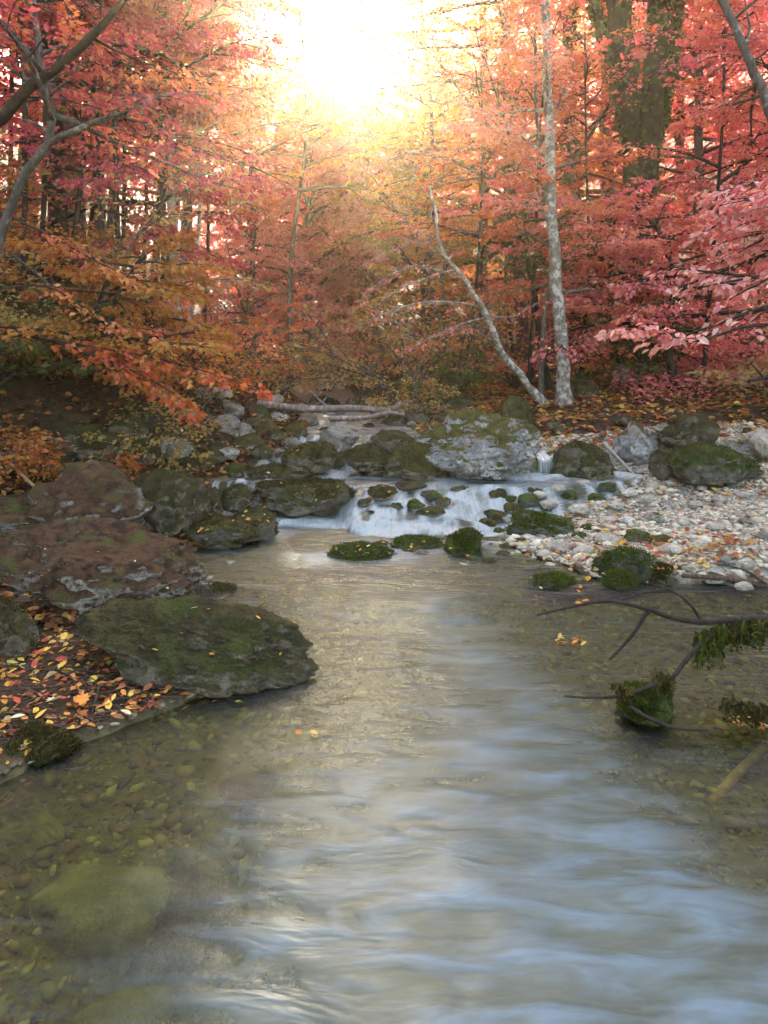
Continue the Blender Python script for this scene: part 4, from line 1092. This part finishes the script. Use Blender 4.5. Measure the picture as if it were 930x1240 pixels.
tree('sparse golden tree whose twigs cross the glare on the shaded bank side', upright(-2.0, 14.6, 8.2, (.2, 0), seed=48), .06, .03, 'bark_grey', 'leaf_gold', 48, zlo=.5, nb=24, R=2.3, nlf=9, ls=.105, clip=False, el=(-.1, .6))
tree('sparse golden tree whose twigs cross the glare on the gravel side', upright(.9, 14.8, 8.2, (-.1, 0), seed=49), .06, .03, 'bark_grey', 'leaf_gold', 49, zlo=.5, nb=24, R=2.0, nlf=9, ls=.105, clip=False, el=(-.1, .6))
# beyond them the forest reads as one mass
r3 = np.random.default_rng(91)
n = 130000
ang = np.concatenate([r3.uniform(-1.15, 1.15, 70000), r3.uniform(1.15, 2 * PI - 1.15, 60000)])
dist = np.concatenate([r3.uniform(24, 40, 70000), r3.uniform(10, 24, 60000)])
behind = np.arange(n) >= 70000  # unseen woods added behind the camera to block low sky light
X = np.sin(ang) * dist; Y = np.cos(ang) * dist
hz = H(X, Y)
top = 4.6 + 6.4 * np.clip(np.abs(ang + .05) / .35, 0, 1) ** 1.5 + 5.5 * sstep(-.12, -.3, ang) + 2.2 * fbm2(X, Y, .25, 3, 2.0)  # woods raised on the left to shade the left crowns
top = np.where(behind, 9.5 + 2.0 * fbm2(X, Y, .25, 3, 2.0), top)
Z = hz + top * r3.random(n) ** .75
ok = fbm(np.stack([X, Y, Z], 1) * .55, 3) > np.where(ang < -.12, -.6, -.15)
X, Y, Z = X[ok], Y[ok], Z[ok]; n = len(X)
behind = behind[ok]
for nm_, mk_, mt_, lb_ in (('far_woods', ~behind, 'leaf_pink', 'far wood of red and pink crowns behind the trees'), ('sky_blocker_woods', behind, 'leaf_sky_blocker', 'unseen green and brown woods added behind the camera to block low sky light')):
    k_ = int(mk_.sum())
    b = MB(); b.add(*leaves(np.stack([X, Y, Z], 1)[mk_], r3.normal(size=(k_, 3)) + np.array([0, 0, -.3]), UP + r3.normal(size=(k_, 3)) * .7, r3.uniform(.22, .42, k_)))
    tag(b.build(nm_, M[mt_], None, False), lb_, 'woods', kind='stuff')

# ------------------------------------------------------------------ undergrowth and litter
def litter(n, xr, yr, cond, mat, name, label, size, seed, lift=.01, tiltk=.35):
    r = np.random.default_rng(seed)
    X = r.uniform(*xr, n); Y = r.uniform(*yr, n)
    k = cond(X, Y, r)
    X, Y = X[k], Y[k]; n = len(X)
    Z = H(X, Y) + lift * r.uniform(.2, 1.6, n)
    a = r.uniform(0, 2 * PI, n)
    d = np.stack([np.cos(a), np.sin(a), r.normal(size=n) * .2], 1)
    b = MB(); b.add(*leaves(np.stack([X, Y, Z], 1), d, UP + r.normal(size=(n, 3)) * tiltk, size * r.uniform(.5, 1.3, n), True, .3))
    return tag(b.build(name, M[mat], None, False), label, 'leaf litter' if 'litter' in name else 'undergrowth', kind='stuff')


def c_right(X, Y, r):
    s = np.clip((X - 3.9) * .8 + (Y - 7.2) * .30, 0, None)
    R_ = np.interp(Y, RY, RX)
    return ((X > R_ + .05) & ((s > .02) | (Y > 6.7)))


def c_grav(X, Y, r):
    R_ = np.interp(Y, RY, RX)
    s = np.clip((X - 3.9) * .8 + (Y - 7.2) * .30, 0, None)
    patch = fbm2(X, Y, 1.4, 3, 6.0)
    return (X > R_ - .05) & (s < .4) & (patch + r.normal(size=len(X)) * .35 > .2)


def c_left(X, Y, r):
    return X < np.interp(Y, LY, LX) - .03


litter(15000, (.3, 9), (6.6, 14), c_right, 'litter', 'leaf_litter', 'orange and yellow leaf litter on the slope behind the gravel', .085, 1, .02)
litter(6500, (.6, 5.2), (3.85, 7.2), c_grav, 'litter', 'gravel_litter', 'yellow and orange leaves scattered over the gravel bar', .048, 2, .03)
litter(2200, (-2.6, -.4), (2.2, 3.5), c_left, 'litter', 'near_litter', 'small brown and orange leaves matted over the near bank', .036, 9, .012, .35)
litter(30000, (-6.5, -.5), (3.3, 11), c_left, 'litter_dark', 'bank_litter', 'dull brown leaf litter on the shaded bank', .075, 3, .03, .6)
r4 = np.random.default_rng(8)


def undergrowth(name, label, mat, n, xr, yr, h, ls, seed):
    r = np.random.default_rng(seed)
    X = r.uniform(*xr, n); Y = r.uniform(*yr, n)
    k = c_right(X, Y, r) & (fbm2(X, Y, .9, 3, 4.0) + r.normal(size=n) * .25 > .0)
    X, Y = X[k], Y[k]; n = len(X)
    Z = H(X, Y) + h * r.random(n)
    b = MB(); b.add(*leaves(np.stack([X, Y, Z], 1), r.normal(size=(n, 3)) * np.array([1, 1, .4]), UP + r.normal(size=(n, 3)) * .5, ls * r.uniform(.6, 1.3, n)))
    tag(b.build(name, M[mat], None, False), label, 'undergrowth', kind='stuff')


undergrowth('undergrowth', 'wine red ground plants covering the upper slope', 'leaf_pink', 16000, (3.2, 10), (8.5, 14), .28, .07, 5)
undergrowth('ground_cover', 'pale tan and green ground plants over the lower slope', 'leaf_tan', 9000, (4.2, 8), (6.8, 10), .22, .06, 6)

# ------------------------------------------------------------------ fallen wood
def stick(name, label, pts, r0_, r1_, mat, cat, group=None, sides=8, n=16, twigs=()):
    p = smooth_path(pts, n)
    b = MB(); b.tube(p, np.linspace(r0_, r1_, n), sides, rough=.08)
    if not twigs:
        o = b.build(name, M[mat]); centre_on(o, p[0])
        return tag(o, label, cat, group)
    root = empty(name, p[0], label, cat, group)
    b.build('stem', M[mat], root)
    for tp, ra, rb in twigs:
        q = smooth_path(tp, 8)
        bb = MB(); bb.tube(q, np.linspace(ra, rb, 8), 6, rough=.06); bb.build('twig', M[mat], root)
    return root


stick('fallen_log', 'long pinkish grey fallen trunk lying across the stream far behind the mossy boulders', px_path((312, 489, 8.6), (370, 495, 8.5), (430, 494, 8.4), (470, 497, 8.3), (486, 488, 8.3)), .05, .032, 'log', 'log', twigs=[(px_path((398, 494, 8.45), (386, 484, 8.5), (378, 474, 8.5)), .02, .008), (px_path((372, 494, 8.5), (390, 486, 8.5), (398, 478, 8.5)), .015, .006)])
stick('fallen_branch', 'thinner pale fallen branch just in front of the fallen trunk', px_path((400, 507, 8.1), (440, 506, 8.0), (470, 500, 8.0), (490, 502, 8.0)), .035, .02, 'log', 'log')
stick('leaning_stick', 'straight white stick propped against the rounded boulder at the gravel edge', px_path((730, 536, 6.55), (750, 556, 6.45), (771, 578, 6.3)), .018, .013, 'stick_pale', 'stick')
stick('stick', 'weathered grey stick lying on the litter slope above the blocky grey rock', px_path((812, 517, 7.2), (840, 516, 7.2), (862, 509, 7.3)), .025, .012, 'stick_pale', 'stick')
stick('stick', 'forked pale driftwood between the blocky rock and green and white boulder', px_path((796, 530, 6.7), (808, 540, 6.6), (818, 548, 6.5)), .02, .01, 'stick_pale', 'stick', twigs=[(px_path((798, 534, 6.7), (794, 548, 6.6), (788, 558, 6.5)), .012, .006)])
stick('stick', 'dark broken stub sticking up beside the waterline humps', px_path((697, 686, 4.25), (706, 692, 4.2), (716, 700, 4.15)), .028, .022, 'stick', 'stick')
stick('fallen_branch', 'thin dark branch lying along the waterline of the gravel bar', px_path((826, 697, 3.95), (870, 700, 3.95), (910, 706, 3.95), (960, 718, 3.95)), .012, .02, 'stick', 'branch', twigs=[(px_path((928, 708, 3.95), (905, 692, 3.9), (880, 684, 3.9)), .010, .004)])
stick('dead_twig', 'dead dark branch end jutting from the slope edge past the ground plants', px_path((960, 452, 7.2), (935, 457, 7.2), (906, 461, 7.1)), .03, .015, 'bark_dark', 'branch', twigs=[(px_path((925, 458, 7.2), (915, 446, 7.2), (908, 440, 7.2)), .012, .005)])
b = stick('cut_log', 'short cut log with orange sawn wood at the edge of the leaf litter', px_path((-25, 842, 2.7), (0, 838, 2.72), (26, 831, 2.75)), .020, .018, 'wood_end', 'log')
stick('stick', 'smooth brown stick lying along the foot of the leaf litter', px_path((40, 878, 2.58), (95, 880, 2.56), (148, 877, 2.56)), .010, .008, 'stick', 'stick')
stick('stick', 'grey broken stick pointing out of the leaf litter toward the long low rock', px_path((78, 842, 2.8), (94, 832, 2.85), (107, 820, 2.9)), .010, .007, 'bark_grey', 'stick')
stick('sunken_branch', 'pale straight branch lying under the water by the leaf raft', [onz(860, 975, -.12), onz(895, 935, -.08), onz(925, 905, -.04)], .018, .014, 'wood_end', 'branch')
stick('stick', 'brown stick leaning on grey stone at the edge of shaded bank', px_path((-20, 545, 5.0), (10, 560, 5.0), (42, 590, 4.9)), .014, .012, 'wood_end', 'stick')

# the hanging branch over the near water
hb = empty('hanging_branch', at(945, 748, 2.75), 'bent dark bare branch reaching over the near water, wet moss hanging from it', 'branch')
b = MB(); b.tube(smooth_path(px_path((990, 752, 2.8), (930, 749, 2.75), (890, 750, 2.72), (850, 753, 2.7), (815, 748, 2.7), (785, 738, 2.7), (740, 728, 2.72), (700, 733, 2.75), (650, 745, 2.8)), 40), np.linspace(.0165, .0045, 40), 8, rough=.12)
b.build('stem', M['bark_dark'], hb)
for pts, ra, rb in [(((785, 739, 2.7), (765, 770, 2.7), (738, 799, 2.7)), .007, .0035), (((882, 750, 2.72), (855, 775, 2.68), (830, 800, 2.64), (812, 822, 2.6), (785, 832, 2.56), (755, 842, 2.54), (720, 845, 2.54), (684, 843, 2.55)), .010, .0025),
                    (((850, 753, 2.7), (836, 732, 2.72), (815, 716, 2.75), (790, 708, 2.8)), .006, .003), (((815, 716, 2.75), (780, 718, 2.8), (750, 728, 2.85)), .004, .002),
                    (((762, 856, 2.5), (790, 872, 2.46), (820, 882, 2.44), (858, 884, 2.44)), .007, .003), (((905, 750, 2.72), (870, 766, 2.7), (846, 776, 2.68), (838, 790, 2.67)), .004, .002)]:
    bb = MB(); bb.tube(smooth_path(px_path(*pts), 18), np.linspace(ra * 1.25, rb * 1.3, 18), 6, rough=.1); bb.build('twig', M['bark_dark'], hb)


def hang(px0, px1, py0, py1, ln, Y, n, seed, mat='moss_blade_green', parent=hb):
    r = np.random.default_rng(seed)
    b = MB()
    for i in range(n):
        t = r.random()
        p = at(px0 + (px1 - px0) * t, py0 + (py1 - py0) * t + r.normal() * 2, Y + r.normal() * .025)
        L = ln * r.uniform(.3, 1) * (0.5 + .5 * abs(math.sin(t * 9 + seed)))
        k = 5
        z = np.linspace(0, 1, k)
        q = p + np.stack([np.cumsum(r.normal(size=k)) * .005, np.cumsum(r.normal(size=k)) * .005, -z * L], 1)
        wdt = .0045 * (1 - z * .8)
        a = r.uniform(0, PI)
        s = np.array([math.cos(a), math.sin(a), 0])
        v = np.vstack([q - s * wdt[:, None], q + s * wdt[:, None]])
        b.add(v, [[j, j + 1, k + j + 1, k + j] for j in range(k - 1)])
        m_ = 5
        lp = q[r.integers(1, k, m_)]
        b.add(*leaves(lp, r.normal(size=(m_, 3)) + np.array([0, 0, -.8]), r.normal(size=(m_, 3)), np.full(m_, .018), False, .3))
    return b.build('hanging_moss', M[mat], parent, False)


hang(842, 880, 770, 757, .16, 2.7, 130, 1)
hang(875, 928, 757, 752, .12, 2.72, 170, 2)
hang(795, 815, 815, 822, .10, 2.6, 50, 3, 'moss_blade_olive')
hang(876, 930, 846, 858, .08, 2.5, 120, 4, 'moss_blade_olive')
hang(745, 765, 828, 836, .035, 2.55, 30, 5, 'moss_blade_olive')
hang(880, 930, 760, 752, .10, 2.72, 60, 6, 'moss_blade_brown')

# ------------------------------------------------------------------ single fallen leaves and twigs near the camera
def leaf_outline(kind):
    if kind == 'lobed':
        pts = [(0, 0), (.05, .12), (.16, .10), (.13, .25), (.30, .26), (.22, .40), (.36, .50), (.22, .57), (.24, .74), (.10, .74), (0, 1)]
    else:
        pts = [(0, 0), (.10, .10), (.19, .25), (.24, .42), (.22, .60), (.15, .78), (.06, .92), (0, 1)]
    return pts


def fallen_leaf(p, size, kind, mat, label, group, r):
    pts = leaf_outline(kind)
    mid = [(0, y) for _, y in pts]
    n = len(pts)
    curl = r.uniform(.1, .5)
    V = []
    for s in (-1, 1):
        for x, y in pts:
            V.append((s * x, y - .5, abs(x) * curl + .25 * curl * (y - .5) ** 2))
    for x, y in mid:
        V.append((0, y - .5, .25 * curl * (y - .5) ** 2))
    V = np.array(V) * size
    q = []
    for j in range(n - 1):
        q.append((j, j + 1, 2 * n + j + 1, 2 * n + j)); q.append((2 * n + j, 2 * n + j + 1, n + j + 1, n + j))
    a, e1, e2 = r.uniform(0, 2 * PI), r.normal() * .3, r.normal() * .3
    Rm = np.array(Matrix.Rotation(a, 3, 'Z') @ Matrix.Rotation(e1, 3, 'X') @ Matrix.Rotation(e2, 3, 'Y'))
    V = V @ Rm.T
    b = MB(); b.add(V + np.array(p), q)
    o = b.build('fallen_leaf', M['fallen_' + mat], None, True)
    o.data.validate()
    centre_on(o, p)
    return tag(o, label, 'leaf', group)


r5 = np.random.default_rng(42)


def on_ground(px, py, lift=.012):
    return march(px, py, lift)


dg_done = False
for (px, py, sz, kd, mt, lab) in [(65, 848, .080, 'lobed', 'cream', 'pale cream lobed leaf lying flat on the twigs'), (128, 778, .055, 'oval', 'orange', 'curled orange brown leaf high on the twig heap beside the long low rock'),
                                  (88, 776, .042, 'oval', 'yellow', 'upright bright yellow leaf at the top of the twig heap'), (102, 775, .04, 'oval', 'green', 'yellow green leaf standing beside the bright yellow leaf'),
                                  (100, 848, .085, 'lobed', 'orange', 'large orange lobed leaf in the middle of the twig heap'), (290, 851, .045, 'oval', 'green', 'green yellow oval leaf at the water end of the long low rock'),
                                  (152, 865, .05, 'oval', 'cream', 'small cream leaf at the lower rim of the twig heap'), (225, 858, .05, 'lobed', 'yellow', 'yellow leaf on the wet margin below the long low rock'),
                                  (262, 850, .055, 'lobed', 'brown', 'brown lobed leaf against the foot of the long low rock'), (75, 806, .06, 'lobed', 'yellow', 'broad yellow leaf among dark twigs near the mossy stone'),
                                  (15, 803, .05, 'oval', 'green', 'yellow green leaf near the cut log'), (22, 870, .05, 'oval', 'cream', 'cream leaf beside the smooth brown stick')]:
    fallen_leaf(on_ground(px, py, .03), sz, kd, mt, lab, 'leaves on the near bank', r5)
cnt = 0
for _ in range(400):
    px, py = r5.uniform(0, 300), r5.uniform(765, 905)
    if py < 770 + .12 * px * 0 or px > 60 + (905 - py) * 3.2 and py > 860 or py < 795 and px > 150 or (px > 130 and py < 815) or (px > 200 and py < 840):
        continue
    p = on_ground(px, py, .02)
    if p[0] > np.interp(p[1], LY, LX) + .03:
        continue
    mt = r5.choice(['yellow', 'orange', 'red', 'brown', 'orange', 'brown', 'yellow', 'brown'])
    fallen_leaf(p, r5.uniform(.03, .055), r5.choice(['oval', 'lobed', 'oval']), mt, f'small {mt} fallen leaf mixed into the twig litter of the near bank', f'{mt} leaves in the twig litter', r5)
    cnt += 1
    if cnt >= 110: break
cnt = 0
for _ in range(400):
    px, py = r5.uniform(0, 230), r5.uniform(775, 900)
    if px > 60 + (905 - py) * 3.0 or (px > 130 and py < 815):
        continue
    p = on_ground(px, py, .012)
    if p[0] > np.interp(p[1], LY, LX) - .02: continue
    a = r5.normal() * .7
    L = r5.uniform(.06, .22)
    d = np.array([math.cos(a), math.sin(a), r5.normal() * .12]) * L / 2
    pts = [p - d, p + r5.normal(size=3) * L * .05 + np.array([0, 0, .004]), p + d]
    o = stick('twig', 'thin dark twig in the leaf litter heap on the near bank', pts, r5.uniform(.0022, .0045), .0015, 'stick', 'twig', 'twigs in the near leaf litter', 5, 6)
    cnt += 1
    if cnt >= 130: break


def on_rock_leaves(px0, px1, py0, py1, n, colors, label, group, sz=(.03, .05)):
    """leaves lying on whatever surface is met from above"""
    dg = bpy.context.evaluated_depsgraph_get()
    c = 0
    for _ in range(n * 5):
        px, py = r5.uniform(px0, px1), r5.uniform(py0, py1)
        d = Vector(((px - CX) / F, 1, -(py - HY) / F)).normalized()
        hit, loc, nr, _i, ob, _m = sc.ray_cast(dg, Vector((0, 0, CH)), d)
        if not hit or ob.name.startswith(('water', 'fallen', 'moss', 'crown', 'foliage')) or nr.z < .25: continue
        mt = r5.choice(colors)
        fallen_leaf(np.array(loc) + np.array([0, 0, .008]), r5.uniform(*sz), r5.choice(['oval', 'lobed']), mt, label.format(mt), group.format(mt), r5)
        c += 1
        if c >= n: break


on_rock_leaves(120, 350, 735, 835, 14, ['yellow', 'orange', 'cream', 'red'], 'small {} leaf stuck on the long low rock', '{} leaves on the long low rock', (.018, .034))
on_rock_leaves(30, 230, 640, 730, 8, ['yellow', 'cream'], 'tiny {} leaf on the largest bank boulder', '{} leaves on the largest bank boulder', (.015, .025))
on_rock_leaves(310, 436, 583, 620, 16, ['yellow', 'orange', 'cream'], 'small {} leaf on the ridged boulder between falls', '{} leaves on the ridged boulder', (.025, .04))
on_rock_leaves(398, 480, 657, 680, 7, ['yellow', 'cream'], 'small {} leaf on the low dark rock in the pool', '{} leaves on the low dark pool rock', (.025, .038))
on_rock_leaves(220, 335, 618, 660, 16, ['yellow', 'orange', 'orange'], 'small {} leaf on the mossy ledge at the pool edge', '{} leaves on the mossy ledge', (.025, .045))
on_rock_leaves(210, 400, 500, 575, 40, ['yellow', 'orange', 'cream', 'orange'], 'small {} leaf on the jumbled streambed rocks', '{} leaves on the streambed rocks', (.035, .06))
on_rock_leaves(430, 590, 648, 680, 22, ['yellow', 'orange', 'cream'], 'small {} leaf on the mossy rocks and stones in the pool below the cascade', '{} leaves on the pool rocks', (.028, .042))
on_rock_leaves(720, 830, 665, 712, 10, ['brown', 'orange', 'yellow'], 'small {} leaf on the waterline humps', '{} leaves on the waterline humps', (.03, .045))
on_rock_leaves(445, 545, 580, 625, 14, ['orange', 'yellow', 'red'], 'small {} leaf caught on the cascade stones', '{} leaves on the cascade stones', (.03, .045))
# leaves afloat
for (x0, x1, y0, y1, n, lab, grp) in [(674, 716, 772, 784, 16, '{} leaf floating in the small raft on the open pool', '{} leaves of the small raft'), (884, 945, 858, 884, 26, '{} leaf in the foamy raft caught under the hanging branch', '{} leaves of the foamy raft'),
                                      (352, 384, 884, 893, 2, '{} leaf drifting alone off the near bank', '{} leaves drifting off the near bank'), (640, 730, 706, 745, 12, '{} leaf floating between mossy shallows rock and branch', '{} leaves afloat in the shallows')]:
    for _ in range(n):
        p = onz(r5.uniform(x0, x1), r5.uniform(y0, y1), .0)
        p[2] = float(W(p[0], p[1])) + .010
        mt = r5.choice(['yellow', 'orange', 'cream', 'brown', 'orange'])
        fallen_leaf(p, r5.uniform(.025, .05), r5.choice(['oval', 'lobed']), mt, lab.format(mt), grp.format(mt), r5)

# tiny waterfall beside the great boulder
b = MB()
uu, vv = np.meshgrid(np.linspace(0, 1, 26), np.linspace(0, 1, 22))
xw = ((649 + uu * 17) - CX) / F * 6.55
yw = 6.78 - .34 * sstep(.25, .5, vv) - .02 * np.sin(uu * 17)
zw = .41 - .175 * sstep(.28, .85, vv) + .008 * np.sin(uu * 9) + .01 * fbm2(uu, vv, 6, 2)
idx = np.arange(26 * 22).reshape(22, 26)
b.add(np.stack([xw, yw, zw], -1), np.stack([idx[:-1, :-1], idx[:-1, 1:], idx[1:, 1:], idx[1:, :-1]], -1).reshape(-1, 4))
tag(b.build('waterfall', M['water'], None, True, {'foam': np.clip(.35 + .5 * sstep(.2, .5, vv) + .25 * fbm2(uu * 5, vv * .5, 3, 2), 0, 1), 'depth': vv * 0 + .02}), kind='structure')

# ------------------------------------------------------------------ air, sky, sun, camera
SUN_EL, SUN_AZ = math.radians(24.2), math.radians(-4.0)
HAZE = 0.0024
if HAZE:
    b = MB()
    lo, hi = np.array([-60, -12, -3.]), np.array([60, 60, 40.])
    v = np.array([[x, y, z] for x in (lo[0], hi[0]) for y in (lo[1], hi[1]) for z in (lo[2], hi[2])])
    b.add(v, [[0, 1, 3, 2], [4, 6, 7, 5], [0, 4, 5, 1], [2, 3, 7, 6], [0, 2, 6, 4], [1, 5, 7, 3]])
    m = NT('haze')
    vol = m.n('VolumePrincipled', {'Color': (1, .86, .56, 1), 'Density': HAZE, 'Anisotropy': .81})  # yellow of the sun glow put into the haze colour
    m.t.links.new(vol.outputs[0], m.out.inputs['Volume'])
    tag(b.build('haze', m.m, None, False), kind='stuff', label='morning haze coloured yellow for the sun glow, filling the valley', cat='haze')

world = bpy.data.worlds.new('World')
sc.world = world
world.use_nodes = True
wn = world.node_tree
bg = wn.nodes['Background']
sky = wn.nodes.new('ShaderNodeTexSky')
sky.sky_type = 'NISHITA'
sky.sun_disc = False
sky.sun_elevation = SUN_EL
sky.sun_rotation = SUN_AZ          # 0 = +Y, clockwise seen from above
sky.air_density = 1.0
sky.dust_density = 2.5
sky.ozone_density = 1.0
wn.links.new(sky.outputs[0], bg.inputs[0])
bg.inputs[1].default_value = .15
tint = wn.nodes.new('ShaderNodeMix'); tint.data_type = 'RGBA'; tint.blend_type = 'MULTIPLY'
tint.inputs[0].default_value = 1; tint.inputs[7].default_value = (1.0, .86, .70, 1)
wn.links.new(sky.outputs[0], tint.inputs[6]); wn.links.new(tint.outputs[2], bg.inputs[0])

sl_ = bpy.data.lights.new('sun', 'SUN')
sl_.energy = 4.5
sl_.angle = math.radians(.6)
sl_.color = (1.0, .85, .66)
so = bpy.data.objects.new('sun', sl_)
COL.objects.link(so)
dv = Vector((math.sin(SUN_AZ) * math.cos(SUN_EL), math.cos(SUN_AZ) * math.cos(SUN_EL), math.sin(SUN_EL)))
so.rotation_euler = dv.to_track_quat('Z', 'Y').to_euler()
so.location = dv * 50

cam = bpy.data.cameras.new('camera')
cam.sensor_fit = 'VERTICAL'
cam.sensor_height = 36
cam.lens = 36 * F / 1240
cam.shift_y = (HY - 620) / 1240     # level camera, frame shifted down
cam.clip_start = .05
cam.clip_end = 2000
co_ = bpy.data.objects.new('camera', cam)
COL.objects.link(co_)
co_.location = (0, 0, CH)
co_.rotation_euler = (PI / 2, 0, 0)
sc.camera = co_

sc.view_settings.view_transform = 'Standard'
sc.view_settings.look = 'None'
sc.view_settings.exposure = 3.75
sc.view_settings.gamma = 1
sc.view_settings.use_curve_mapping = False
sc.render.engine = 'CYCLES'
cy = sc.cycles
cy.use_denoising = True
cy.denoiser = 'OPENIMAGEDENOISE'
cy.max_bounces = 6
cy.diffuse_bounces = 3
cy.glossy_bounces = 2
cy.transmission_bounces = 4
cy.transparent_max_bounces = 8
cy.volume_bounces = 0
cy.sample_clamp_indirect = 6
cy.caustics_reflective = False
cy.caustics_refractive = False
